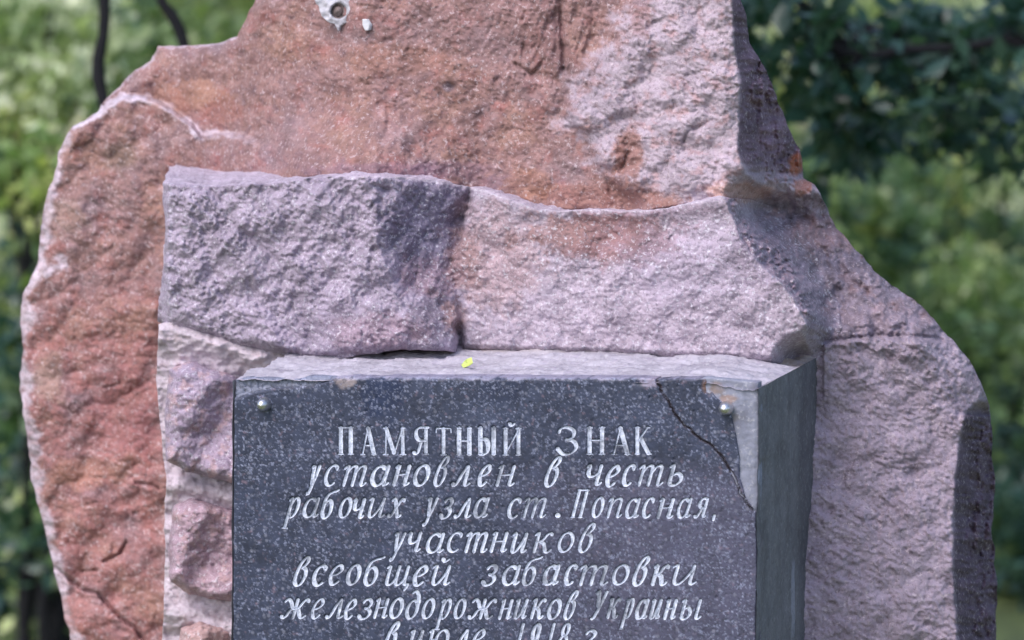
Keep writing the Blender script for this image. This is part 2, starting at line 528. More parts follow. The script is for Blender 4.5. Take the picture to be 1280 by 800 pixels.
    # fissures
    for pts, wd, dep in [([(66, 708), (84, 722), (105, 738), (122, 742), (150, 772), (168, 785), (180, 800)], 2.2, .016), ([(130, 702), (150, 692), (158, 678)], 2.0, .012),
                         ([(104, 714), (122, 713)], 1.6, .010), ([(170, 604), (190, 606), (200, 612)], 1.8, .008), ([(785, 190), (780, 205), (774, 215)], 2, .01),
                         ([(700, 0), (702, 40), (705, 85)], 2.2, .012), ([(645, 80), (665, 93), (680, 75)], 2.0, .010), ([(855, 178), (860, 165), (872, 160), (890, 150)], 1.8, .008),
                         ([(1110, 345), (1125, 362), (1150, 372)], 2.4, .010), ([(1050, 330), (1062, 350), (1080, 362), (1100, 378)], 3, .012), ([(130, 485), (150, 480)], 1.5, .006)]:
        jig = 2.0 * fbm(u / 9, v / 9, 2, seed=44)
        E = E + dep * (.6 if min(p[0] for p in pts) > 600 else .8) * np.exp(-((segdist(u, v, pts) + jig * .6) / wd) ** 2)
    # sheared rim all along the left outline
    lx = pl(v, [(60, 195), (110, 150), (158, 90), (215, 68), (250, 56), (330, 46), (368, 27), (470, 25), (540, 33), (640, 50), (740, 75), (800, 90), (2000, 60)])
    rimw = 10 + 9 * fbm(u * 0 + .7, v / 34, 3, seed=3)
    E = E + np.clip(rimw - (u - lx), 0, 30) * .0016 * (v > 130)
    E = E + np.clip(14 - segdist(u, v, [(150, 108), (168, 88), (188, 76), (198, 58), (235, 57), (272, 54), (296, 46), (322, -8)]), 0, 14) ** 1.4 * .0007 * (v < 130)
    return E


def blobs(base, u, v, items):
    C = base
    for (x, y, rx, ry, c, a) in items:
        wob = 1 + .9 * fbm(u / 22, v / 22, 5, .7, seed=61)
        d = np.hypot((u - x) / rx, (v - y) / ry) * wob
        m = (a * sstep(1.3, .65, d))[:, None]
        C = C * (1 - m) + lin(c) * m
    return C


def slab_pig(u, v):
    o = np.ones((len(u), 3))
    n1 = fbm(u / 70, v / 70, 4, .6, seed=71)[:, None]; n2 = fbm(u / 26, v / 30, 4, .6, seed=75)[:, None]
    rust = lin((146, 113, 110)); red = lin((154, 109, 108)); gre = lin((132, 114, 122)); orange = lin((158, 122, 108))
    C = o * rust
    lowred = (sstep(300, 460, v) * sstep(230, 180, u))[:, None]
    C = C * (1 - lowred) + red * lowred
    C = C + (gre - C) * np.clip(n1 * 1.5, 0, .75)
    n4 = fbm((u * .8 + v * .6) / 9, (v * .8 - u * .6) / 15, 4, .65, seed=73)[:, None]
    n5 = fbm(u / 30 + 5, v / 36, 4, .65, seed=74)[:, None]
    C = C + (orange - C) * np.clip(-n1 * 1.6 - .05, 0, .7)
    C = C + (lin((112, 88, 96)) - C) * np.clip(n4 * 1.7 - .12, 0, .7) * (1 - .5 * lowred)
    C = C + (lin((176, 150, 156)) - C) * np.clip(-n4 * 1.6 - .22, 0, .7)
    C = C + (lin((150, 96, 92)) - C) * np.clip(n5 * 1.6 - .15, 0, .6)
    C = C * (1 + .30 * n2)
    # greyer band below the top of the frame, middle
    m = (np.exp(-((u - 640) / 150) ** 2) * sstep(150, 20, v))[:, None] * .55
    C = C * (1 - m) + lin((138, 110, 112)) * m
    # pale mauve face, right
    bx = pl(v, [(-300, 820), (0, 792), (40, 770), (100, 722), (150, 706), (180, 735), (215, 760), (250, 840), (262, 900)]) + 70 * fbm(v / 26, u / 30, 5, .65, seed=12)
    pale = lin((172, 157, 170))
    m = sstep(-22, 22, u - bx)[:, None]
    spots = np.clip(fbm(u / 22, v / 18, 4, .65, seed=81) * 2.8 - .15, 0, .75)[:, None]
    pp = pale * (1 - spots) + lin((170, 138, 142)) * spots
    pp = pp * (1 + .16 * n2)
    C = C * (1 - m) + pp * m
    # right shoulder and lower right block: mauve
    m = (sstep(900, 960, u + 26 * fbm(u / 30, v / 30, 3, seed=17)) * sstep(232, 262, v + 16 * fbm(u / 20, v / 20, 3, seed=19)))[:, None]
    mau = lin((154, 141, 157)); mau = o * mau * (1 + .26 * n2)
    bank = (sstep(925, 975, u) * sstep(440, 415, v))[:, None]
    n3 = fbm(u / 12 + v / 40, v / 16 - u / 40, 4, .65, seed=78)[:, None]
    mau = mau * (1 - bank * (.30 + .75 * np.clip(n3, -.4, .8)))
    sp2 = np.clip(fbm(u / 34, v / 30, 4, .6, seed=88) * 2 - .2, 0, .6)[:, None] * sstep(430, 380, v)[:, None]
    mau = mau * (1 - sp2) + lin((160, 130, 132)) * sp2
    C = C * (1 - m) + mau * m
    # flanks turned from the light, their shade painted into the pigment
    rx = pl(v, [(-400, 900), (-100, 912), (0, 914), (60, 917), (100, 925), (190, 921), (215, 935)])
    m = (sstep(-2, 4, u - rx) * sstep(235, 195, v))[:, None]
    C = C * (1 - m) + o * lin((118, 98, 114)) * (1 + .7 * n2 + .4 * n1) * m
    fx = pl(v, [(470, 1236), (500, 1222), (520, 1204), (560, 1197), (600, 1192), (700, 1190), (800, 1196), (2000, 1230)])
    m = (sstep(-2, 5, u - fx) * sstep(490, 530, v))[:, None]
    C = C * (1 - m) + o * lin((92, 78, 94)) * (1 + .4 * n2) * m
    # chipped pale rim; the lip's light from above painted in
    lx = pl(v, [(60, 195), (110, 150), (158, 90), (215, 68), (250, 56), (330, 46), (368, 27), (470, 25), (540, 33), (640, 50), (740, 75), (800, 90), (2000, 60)])
    wv = 9 + 22 * fbm(u * 0 + .7, v / 28, 4, seed=3)
    m = (sstep(5, -3, (u - lx) - wv) * (v > 130) * (u < 210))[:, None]
    m2 = sstep(330, 270, u)[:, None] * 0 + sstep(7, 2.5, segdist(u, v, np.array(ledge_l) + [0, 2]) + 7 * fbm(u / 12, v / 12, 3, seed=91))[:, None]
    m3 = sstep(9, 3, segdist(u, v, [(46, 330), (56, 340), (80, 332), (76, 322)]) + 6 * fbm(u / 12, v / 12, 3, seed=95))[:, None]
    m4 = sstep(3.5, 1, segdist(u, v, [(134, 122), (150, 108), (168, 88), (188, 76), (198, 58), (235, 57), (272, 54), (296, 46)]) + 4 * fbm(u / 10, v / 10, 3, seed=97))[:, None] * .7
    m = np.maximum(np.maximum(m * .85, m2 * sstep(345, 240, u)[:, None] * .95), np.maximum(m3 * .85, m4)) * np.clip(.85 + 1.2 * fbm(u / 9, v / 9, 3, .6, seed=99)[:, None], 0, 1)
    C = C * (1 - m) + lin((204, 190, 204)) * (1 + .2 * n2) * m
    # thin quartz veins, left slab
    vein = np.abs(fbm(u / 60 + v / 110, v / 46 - u / 70, 4, .6, seed=24))
    m = (sstep(.022, .0, vein) * sstep(.0, .3, fbm(u / 30, v / 30, 2, seed=25) + .1) * (u < 230))[:, None] * .85
    C = C * (1 - m) + lin((200, 176, 180)) * m
    C = blobs(C, u, v, [(996, 203, 9, 17, (150, 88, 60), .9), (1004, 232, 12, 10, (172, 110, 84), .7), (392, 200, 30, 16, (118, 94, 104), .35), (560, 212, 50, 12, (116, 92, 108), .55),
                        (640, 228, 60, 10, (120, 98, 112), .5), (480, 212, 80, 9, (140, 112, 128), .5), (152, 195, 20, 18, (128, 108, 96), .6), (785, 195, 20, 34, (150, 104, 90), .75),
                        (740, 245, 90, 16, (150, 110, 104), .7), (925, 240, 40, 12, (186, 146, 134), .7), (800, 20, 14, 30, (150, 112, 112), .5), (690, 40, 16, 40, (132, 100, 104), .5),
                        (100, 590, 40, 20, (166, 122, 104), .5), (90, 770, 50, 22, (176, 120, 112), .4), (660, 230, 30, 20, (160, 116, 92), .45), (560, 110, 8, 6, (100, 92, 108), .6),
                        (60, 470, 20, 30, (156, 130, 118), .6), (85, 270, 24, 20, (168, 138, 126), .5), (160, 520, 40, 60, (150, 98, 102), .5), (235, 120, 50, 20, (174, 130, 110), .5), (275, 140, 26, 18, (150, 104, 98), .6),
                        (505, 75, 60, 20, (150, 108, 94), .5), (1100, 400, 60, 14, (150, 134, 148), .5), (1020, 290, 40, 24, (142, 112, 112), .5)])
    return C


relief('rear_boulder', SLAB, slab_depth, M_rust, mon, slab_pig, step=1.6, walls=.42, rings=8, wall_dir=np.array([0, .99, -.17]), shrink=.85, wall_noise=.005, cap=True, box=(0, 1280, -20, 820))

# ---- mortar bed behind the facing stones, left of the plaque
mort_out = [(198, 405), (240, 400), (300, 415), (360, 425), (450, 430), (460, 470), (440, 500), (400, 600), (400, 1990), (205, 1990), (200, 1400), (204, 1000), (203, 800), (207, 700), (205, 640), (209, 600), (203, 560), (199, 520), (195, 470), (197, 430)]


def mort_depth(u, v):
    E = .212 + .0 * u
    for pts in ([(200, 415), (330, 448)], [(207, 604), (300, 622)], [(203, 760), (300, 790)]):
        E = E - .02 * np.exp(-(segdist(u, v, pts) / 16) ** 2)
    return E + fbm(u / 30, v / 18, 4, .6, seed=101) * .012 + fbm(u / 7, v / 6, 3, .6, seed=102) * .003


def mort_pig(u, v):
    n = fbm(u / 26, v / 20, 4, .6, seed=104)[:, None]
    C = np.ones((len(u), 3)) * lin((184, 171, 182)) * (1 + .22 * n)
    m = np.clip(fbm(u / 14, v / 12, 3, .6, seed=106) * 2.2 - .2, 0, .5)[:, None]
    return C * (1 - m) + lin((166, 146, 152)) * m


relief('mortar_bed', rough_outline(mort_out, 5, 1.6, 2), mort_depth, M_cement, mon, mort_pig, step=1.7, walls=.25, rings=4)

# ---- upper facing block with the ledge
blk_out = [(203, 229), (230, 231), (260, 234), (300, 231), (345, 229), (385, 223), (420, 220), (460, 221), (500, 222), (540, 226), (575, 232), (610, 240), (640, 252), (665, 260), (700, 264), (740, 262),
           (780, 265), (820, 263), (850, 257), (885, 250), (905, 247), (935, 249), (965, 258), (990, 275), (1010, 300), (1030, 335), (1048, 380), (1052, 410), (1042, 432),
           (1020, 452), (1003, 456), (960, 452), (900, 450), (840, 447), (780, 445), (700, 442), (640, 440), (600, 438), (576, 440), (540, 438), (500, 438), (460, 443), (420, 448), (385, 448), (350, 442),
           (310, 434), (270, 424), (235, 417), (212, 410), (197, 402), (199, 370), (203, 345), (205, 320), (207, 290), (204, 260)]
RIDGE_R = [(905, 247), (916, 275), (926, 300), (948, 330), (975, 352), (992, 375), (1008, 405), (1010, 430)]


def blk_depth(u, v):
    E = .20 + 0 * u
    # left half bulges, then turns away to the right down to the valley line
    val = pl(v, [(200, 600), (240, 592), (290, 580), (330, 566), (370, 572), (440, 570)]) + 9 * fbm(v / 22, u * 0 + 8.8, 3)
    left = sstep(3, -3, u - val)
    crest = pl(v, [(220, 470), (300, 470), (380, 500), (440, 545)])
    El = .165 + np.clip(crest - u, 0, 400) * .00010 + np.clip(u - crest, 0, 200) * pl(v, [(220, .00100), (320, .00105), (400, .00085), (440, .0008)])
    El = El - .014 * np.exp(-((u - 470) / 50) ** 2 - ((v - 420) / 25) ** 2)
    Er = .235 - np.clip(u - 575, 0, 340) * .00012
    # shallow hollow under the ledge, with the stained patch
    Er = Er + .020 * np.exp(-((u - 770) / 100) ** 2 - ((v - 285) / 34) ** 2)
    E = El * left + Er * (1 - left)
    # the turned-away facet right of the ridge
    rl = pl(v, [(247, 905), (275, 916), (300, 926), (330, 948), (352, 975), (375, 992), (405, 1008), (460, 1010)]) + 3 * fbm(v / 12, u * 0 + 2.2, 2)
    E = E + np.clip(u - rl, 0, 45) * .0032
    E = E + np.clip(u - rl - 60, 0, 200) * .0004
    # underside rolls away above the plaque
    bot = pl(u, [(197, 404), (300, 432), (385, 448), (480, 440), (576, 440), (700, 442), (900, 450), (1010, 455)])
    E = E + np.clip(10 - (bot - v), 0, 10) ** 1.5 * .0005 * sstep(1010, 960, u)
    # ledge arris is slightly rounded; left arris
    E = E + np.clip(5 - segdist(u, v, top_edge), 0, 5) * .0006
    E = E + np.clip(8 - (u - 202), 0, 8) * .0035
    E = E + np.exp(-((u - 574) / 5) ** 2) * sstep(390, 425, v) * .022
    r = rough_all(u, v, 4)
    d1 = fbm((u * .86 + v * .50) / 22, (u * .50 - v * .86) / 58, 4, .55, seed=41)     # slanting tool marks
    E = E + (r - .01) * (.50 + .30 * left) - broken(u, v, 66, 52, 34, .7) * (.006 + .008 * left) - broken(u, v, 69, 22, 15, -.6) * .003 + d1 * .010 * left * sstep(440, 330, v) + d1 * .002
    ff = sstep(0, 12, u - rl) * sstep(75, 40, u - rl)
    E = E + ff * ((r - .012) * 2.2 + fbm(u / 18, v / 18, 4, .6, seed=58) * .03)
    # the right end runs flush into the shoulder of the rear boulder
    de = segdist(u, v, [(905, 236), (935, 249), (965, 258), (990, 275), (1010, 300), (1030, 335), (1048, 380), (1052, 410), (1042, 432), (1020, 452), (1003, 456)])
    wgt = sstep(44, 4, de) * sstep(905, 950, u)
    E = E * (1 - wgt) + (slab_depth(u, v) - .002) * wgt
    dark = left * sstep(450, 500, u)
    return E


def blk_pig(u, v):
    n2 = fbm(u / 28, v / 24, 4, .6, seed=105)[:, None]; n1 = fbm(u / 90, v / 70, 3, .6, seed=107)[:, None]
    o = np.ones((len(u), 3))
    val = pl(v, [(200, 600), (240, 592), (290, 580), (330, 566), (370, 572), (440, 570)])
    left = sstep(10, -10, u - val + 18 * fbm(u / 20, v / 20, 3, seed=47))[:, None]
    CL = o * lin((160, 147, 166)); CR = o * lin((172, 158, 173))
    C = CL * left + CR * (1 - left)
    C = C * (1 + .22 * n2 + .15 * n1)
    C = blobs(C, u, v, [(535, 290, 56, 66, (106, 100, 124), .75), (545, 400, 34, 34, (112, 100, 114), .6), (620, 320, 60, 66, (170, 140, 142), .55), (765, 296, 82, 36, (136, 100, 100), .9), (700, 290, 34, 20, (158, 124, 122), .6), (640, 300, 10, 12, (150, 112, 108), .5),  # leading dark blobs: shade of the slope turning right, painted in
                        (580, 330, 22, 40, (160, 120, 112), .4), (568, 395, 14, 20, (160, 118, 100), .4), (595, 260, 26, 14, (146, 128, 138), .5), (540, 345, 40, 26, (150, 122, 134), .5), (960, 300, 40, 70, (128, 114, 132), .5), (820, 262, 100, 8, (156, 134, 150), .5),
                        (860, 330, 90, 50, (172, 158, 180), .4), (470, 415, 60, 24, (150, 122, 134), .5)])
    de = segdist(u, v, [(905, 236), (935, 249), (965, 258), (990, 275), (1010, 300), (1030, 335), (1048, 380), (1052, 410), (1042, 432), (1020, 452), (1003, 456)])
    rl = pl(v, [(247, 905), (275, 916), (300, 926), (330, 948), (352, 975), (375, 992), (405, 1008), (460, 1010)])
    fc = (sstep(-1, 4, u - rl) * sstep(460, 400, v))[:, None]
    C = C * (1 - fc) + o * lin((146, 128, 144)) * (1 + .5 * n2) * fc  # facet turned from the light, its shade put into the pigment
    wg = (sstep(46, 8, de + 14 * fbm(u / 16, v / 16, 3, seed=63)) * sstep(905, 935, u))[:, None]
    C = C * (1 - wg) + slab_pig(u, v) * wg
    m = sstep(2.6, .8, segdist(u, v, top_edge[3:]) + 1.5 * fbm(u / 9, v / 9, 3, seed=53))[:, None] * .7
    C = C * (1 - m) + lin((190, 178, 192)) * m  # skylight along the ledge edge painted as a pale line
    m = sstep(3, 0, np.abs(u - 213 - 4 * fbm(v / 20, u * 0 + 7, 2)))[:, None] * .55
    C = C * (1 - m) + lin((196, 186, 206)) * m
    return C


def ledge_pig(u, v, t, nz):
    C = np.ones((len(u), 3)) * lin((176, 163, 180)) * (1 + .35 * nz[:, None])  # skylit top painted pale, downward-facing walls painted darker
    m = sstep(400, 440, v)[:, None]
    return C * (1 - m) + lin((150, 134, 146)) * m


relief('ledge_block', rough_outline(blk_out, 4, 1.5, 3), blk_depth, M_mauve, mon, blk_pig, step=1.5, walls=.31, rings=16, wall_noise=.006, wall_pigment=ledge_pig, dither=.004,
       wall_dir=lambda u, v: EV[None] - AV[None] * (.36 * sstep(420, 240, u) + .42 * sstep(700, 930, u))[:, None] - np.array([[0, 0, 1.0]]) * (.35 * sstep(900, 1000, u))[:, None])


# ---- small facing stones beside the plaque
def facing(out, seed, col, Ec=.16, lab=None):
    o = rough_outline(out, 4, 2.2, seed)
    cu, cv = np.mean(np.array(out), 0)

    def dep(u, v):
        d = segdist(u, v, o, True)
        E = Ec + .045 * np.exp(-d / 4)
        E = E + (u - cu) * .0002 + (v - cv) * -.0001
        # one broken face turned down to the right
        wv = 7 * fbm(u / 16, v / 16, 3, seed=seed)
        E = E + np.clip((u - cu) * .7 + (v - cv) * .35 + 22 + wv, 0, 26) * .0011 - np.clip((u - cu) * .1 + (v - cv) - 16 + wv, 0, 60) * .0006
        E = E + (rough_all(u, v, seed) - .01) * .62 - broken(u, v, seed, 34, 26, .8) * .007
        return E

    def pig(u, v):
        n = fbm(u / 22, v / 22, 4, .6, seed=seed + 3)[:, None]
        C = np.ones((len(u), 3)) * lin(col) * (1 + .3 * n)
        m = np.clip(fbm(u / 16, v / 16, 3, .6, seed=seed + 9) * 2 - .1, 0, .5)[:, None]
        return C * (1 - m) + lin((186, 150, 148)) * m
    ob = relief('facing_stone', o, dep, M_mauve, mon, pig, step=1.6, walls=.09, rings=3)
    if lab: ob['label'] = lab
    return ob


facing([(212, 462), (232, 454), (262, 460), (296, 468), (330, 480), (340, 520), (330, 610), (292, 604), (262, 597), (232, 590), (209, 576), (206, 520)], 131, (160, 144, 164), .158, 'mauve facing stone beside the upper part of the plaque')
facing([(216, 634), (236, 624), (262, 628), (300, 634), (330, 644), (330, 752), (292, 752), (262, 749), (236, 742), (213, 728), (210, 690)], 137, (172, 146, 160), .158, 'pinkish facing stone beside the lower lines of the plaque')
facing([(226, 784), (250, 776), (290, 784), (330, 796), (330, 900), (280, 900), (232, 880), (216, 840)], 139, (176, 146, 146), .16)
for k in range(5):
    y = 930 + k * 170
    facing([(222, y), (262, y - 6), (330, y + 4), (330, y + 140), (262, y + 138), (218, y + 120)], 140 + k, (160, 140, 150), .19)

# ---- cement block that carries the plaque
DEP = .25


def box_from(name, corners, E0, E1, mat, pigf, step_px=1.6, parent=mon, bumpf=None, n=None):
    """quad patch between four (u,v,E) corners, finely gridded and roughened along its own normal"""
    p = [on_plane(np.array(c[0]), np.array(c[1]), c[2]) for c in corners]
    L1 = np.linalg.norm(p[1] - p[0]); L2 = np.linalg.norm(p[3] - p[0])
    n1 = int(n[0]) if n else int(L1 * 1000 / step_px); n2 = int(n[1]) if n else int(L2 * 1000 / step_px)
    s, t = np.meshgrid(np.linspace(0, 1, n1 + 1), np.linspace(0, 1, n2 + 1))
    s = s.ravel(); t = t.ravel()
    V = (p[0][None] * ((1 - s) * (1 - t))[:, None] + p[1][None] * (s * (1 - t))[:, None] + p[2][None] * (s * t)[:, None] + p[3][None] * ((1 - s) * t)[:, None])
    nn = np.cross(p[1] - p[0], p[3] - p[0]); nn /= np.linalg.norm(nn)
    if bumpf is not None: V = V + nn * bumpf(s * L1, t * L2, s, t)[:, None]
    i = np.arange(n2)[:, None] * (n1 + 1) + np.arange(n1)[None]
    i = i.ravel()
    F = np.stack([i, i + 1, i + n1 + 2, i + n1 + 1], 1)
    return V, F, pigf(s * L1, t * L2, s, t)


def merge(parts):
    V, F, C, k = [], [], [], 0
    for v_, f_, c_ in parts:
        V.append(v_); F.append(f_ + k); C.append(c_); k += len(v_)
    return np.vstack(V), F, np.vstack(C)


FT = on_plane(np.array(293.), np.array(477.), 0.0); FTr = on_plane(np.array(947.), np.array(486.), 0.0)


def world_shift(uv, E, Efrom=0.0):
    p = on_plane(np.array(float(uv[0])), np.array(float(uv[1])), Efrom) + EV * (E - Efrom)
    d = p - CAM; s = d @ FW
    return (640 + (d @ RT) / s * 5000, 400 - (d @ UP) / s * 5000, E)


# top: cement cap, sloping slabs of flaking mortar
def cap_b(a, b, s, t):
    h = fbm(a / .06, b / .03, 4, .6, seed=151) * .005 + fbm(a / .012, b / .012, 3, .6, seed=152) * .0016
    lay = np.floor((fbm(a / .10, b / .05, 3, .6, seed=154) + 1) * 5) / 5                      # flaked layers
    h = h + lay * .008 - .006
    h = h * sstep(0, .12, t) + (-.0030 + fbm(a / .02, b * 0 + 2, 3, .6, seed=157) * .0035) * (1 - sstep(0, .12, t))
    h = h + .007 * sstep(.34, .62, t) * sstep(.98, .88, s)
    h = h * sstep(1.0, .985, s) - .0095 * sstep(.88, 1, s)
    return h


def cap_p(a, b, s, t):
    n = fbm(a / .05, b / .06, 4, .6, seed=155)[:, None]; n2 = fbm(a / .015, b / .03, 3, .6, seed=156)[:, None]
    C = np.ones((len(a), 3)) * lin((164, 159, 171)) * (1 + .25 * n)
    m = (sstep(.56, .72, t) * (.55 + .4 * n[:, 0]))[:, None]
    C = C * (1 - m) + lin((168, 146, 122)) * m
    m = np.clip(n2 * 2 - .35, 0, .6)
    return C * (1 - m) + lin((150, 142, 160)) * m


tl = (294, 472, 0.0); tr = (948, 476, 0.0)
c = [tl, tr, world_shift(tr, DEP + .11), world_shift(tl, DEP + .11)]
V1 = box_from('x', c, 0, 0, None, cap_p, 1.5, n=(430, 130), bumpf=cap_b)


def side_b(a, b, s, t):
    return fbm(a / .10, b / .25, 4, .6, seed=161) * .006 * sstep(0, .1, s) + fbm(b / .05, b * 0 + 3, 3, .6, seed=163) * .003 * (1 - sstep(0, .3, s)) + fbm(a / .01, b / .01, 2, seed=162) * .0006


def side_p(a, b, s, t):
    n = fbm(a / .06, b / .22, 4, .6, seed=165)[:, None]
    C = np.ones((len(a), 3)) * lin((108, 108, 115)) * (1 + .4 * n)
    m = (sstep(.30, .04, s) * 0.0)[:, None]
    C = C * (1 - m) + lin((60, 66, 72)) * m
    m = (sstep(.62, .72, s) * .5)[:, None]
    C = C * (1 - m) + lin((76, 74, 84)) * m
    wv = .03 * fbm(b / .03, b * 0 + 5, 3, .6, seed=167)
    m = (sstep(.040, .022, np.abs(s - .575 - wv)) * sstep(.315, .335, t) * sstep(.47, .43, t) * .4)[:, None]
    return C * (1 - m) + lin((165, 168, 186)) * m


MB = empty('cement_block'); MB.parent = mon; MB.location = (0, 0, 0)
obj_c = mesh_obj('cap', V1[0], V1[1], M_cement, MB, V1[2])
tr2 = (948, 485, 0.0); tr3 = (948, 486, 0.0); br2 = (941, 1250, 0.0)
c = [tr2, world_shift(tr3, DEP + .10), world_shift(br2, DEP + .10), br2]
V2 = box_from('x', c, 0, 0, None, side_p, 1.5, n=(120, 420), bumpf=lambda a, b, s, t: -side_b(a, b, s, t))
mesh_obj('side_face', V2[0], V2[1], M_side, MB, V2[2])
# left side and core, mostly unseen
bl = (292, 1250, 0.0)
c = [world_shift(tl, DEP), (294, 476, .0), (292, 1250, .0), world_shift((292, 1250), DEP)]
V3 = box_from('x', c, 0, 0, None, lambda a, b, s, t: np.ones((len(a), 3)) * lin((150, 146, 150)), n=(20, 80), bumpf=lambda a, b, s, t: fbm(a / .04, b / .04, 3) * .002 - .004)
mesh_obj('left_face', V3[0], V3[1], M_cement, MB, V3[2])
c = [bl, br2, world_shift(br2, DEP), world_shift(bl, DEP)]
V4 = box_from('x', c, 0, 0, None, lambda a, b, s, t: np.ones((len(a), 3)) * lin((150, 146, 150)), n=(20, 10))
mesh_obj('under_face', V4[0], V4[1], M_cement, MB, V4[2])
MB.name = 'cement_block'

# ---- cement dab and old anchor bolt high on the boulder, with a small white chip
dab = rough_outline([(396, -14), (392, 0), (398, 8), (402, 20), (410, 27), (418, 30), (421, 36), (423, 40), (425, 33), (431, 29), (438, 25), (443, 14), (446, 4), (446, -6), (440, -20), (420, -28), (404, -24)], 2.5, 1.0, 6, wl=9)
base_at = lambda x, y: float(slab_depth(np.array([float(x)]), np.array([float(y)]))[0])
E_d = base_at(420, 10)


def local_slab(u, v, lift):
    return slab_depth(u, v) - lift


relief('cement_dab', dab, lambda u, v: E_d - .016 + fbm(u / 12, v / 12, 3, seed=171) * .006 + .012 * sstep(11, 7, np.hypot(u - 423, v - 14)) - np.exp(-((np.hypot(u - 423, v - 14) - 12) / 4) ** 2) * .003, M_cement, mon,
       lambda u, v: np.ones((len(u), 3)) * lin((178, 176, 186)) * (1 + .25 * fbm(u / 10, v / 10, 3, seed=173)[:, None]), step=1.3, walls=.04, rings=3, wall_noise=.002)
relief('cement_dab', rough_outline([(453, 24), (459, 24), (462, 31), (461, 38), (456, 38), (453, 31)], 2, .6, 7, wl=6), lambda u, v: local_slab(u, v, .006) * 0 + base_at(457, 31) - .008 + 0 * u, M_cement, mon,
       lambda u, v: np.ones((len(u), 3)) * lin((206, 206, 214)), step=1.3, walls=.03, rings=2, wall_noise=.001)['label'] = 'small white chip of cement beside the old bolt'


def dome(name, u, v, E, rad, height, mat, parent, seg=20, rng=6, rimr=0.0):
    c0 = on_plane(np.array(float(u)), np.array(float(v)), E)
    V, F = [], []
    Z = np.array([0, 0, 1.0])
    prof = [(rad * 1.0, .012), (rad, 0.0)] + [(rad * math.cos(a), -height * math.sin(a)) for a in np.linspace(.15, math.pi / 2 * .93, rng)]
    for r, d in prof:
        for k in range(seg):
            a = 2 * math.pi * k / seg
            V.append(c0 + AV * r * math.cos(a) + Z * r * math.sin(a) + EV * d)
    n = len(prof)
    for i in range(n - 1):
        for k in range(seg):
            F.append([i * seg + k, i * seg + (k + 1) % seg, (i + 1) * seg + (k + 1) % seg, (i + 1) * seg + k])
    V.append(c0 - EV * height); top = len(V) - 1
    T = [[(n - 1) * seg + k, (n - 1) * seg + (k + 1) % seg, top] for k in range(seg)]
    return mesh_obj(name, V, [np.array(F), np.array(T)], mat, parent, np.tile(lin((130, 120, 130)), (len(V), 1)))


ab = dome('anchor_bolt', 423, 14, E_d - .010, .0082, .007, M_iron, mon)
# collar ring round it
a_ = np.linspace(0, 2 * np.pi, 28, endpoint=False)
ring_v, ring_f = [], []
c0 = on_plane(np.array(423.), np.array(14.), E_d - .012)
for i, A in enumerate(a_):
    for j in range(6):
        b_ = 2 * math.pi * j / 6
        r = .0088 + .0016 * math.cos(b_)
        ring_v.append(c0 + AV * r * math.cos(A) * .92 + np.array([0, 0, 1.]) * r * math.sin(A) * 1.08 + EV * .0016 * math.sin(b_))
        ring_f.append([i * 6 + j, i * 6 + (j + 1) % 6, ((i + 1) % 28) * 6 + (j + 1) % 6, ((i + 1) % 28) * 6 + j])
o = mesh_obj('collar', ring_v, np.array(ring_f), M_iron, ab)

# ------------------------------------------------------------------ LETTERS (single-stroke skeletons, y: 0 baseline, 1 x-height or cap height)
# each stroke: list of points; 's' smooth, 'l' straight
def arc(cx, cy, rx, ry, a0, a1, n=14):
    return [(cx + rx * math.cos(math.radians(a0 + (a1 - a0) * i / n)), cy + ry * math.sin(math.radians(a0 + (a1 - a0) * i / n))) for i in range(n + 1)]


def ser(x, y, w=.16):
    return ('l', [(x - w, y), (x + w, y)])


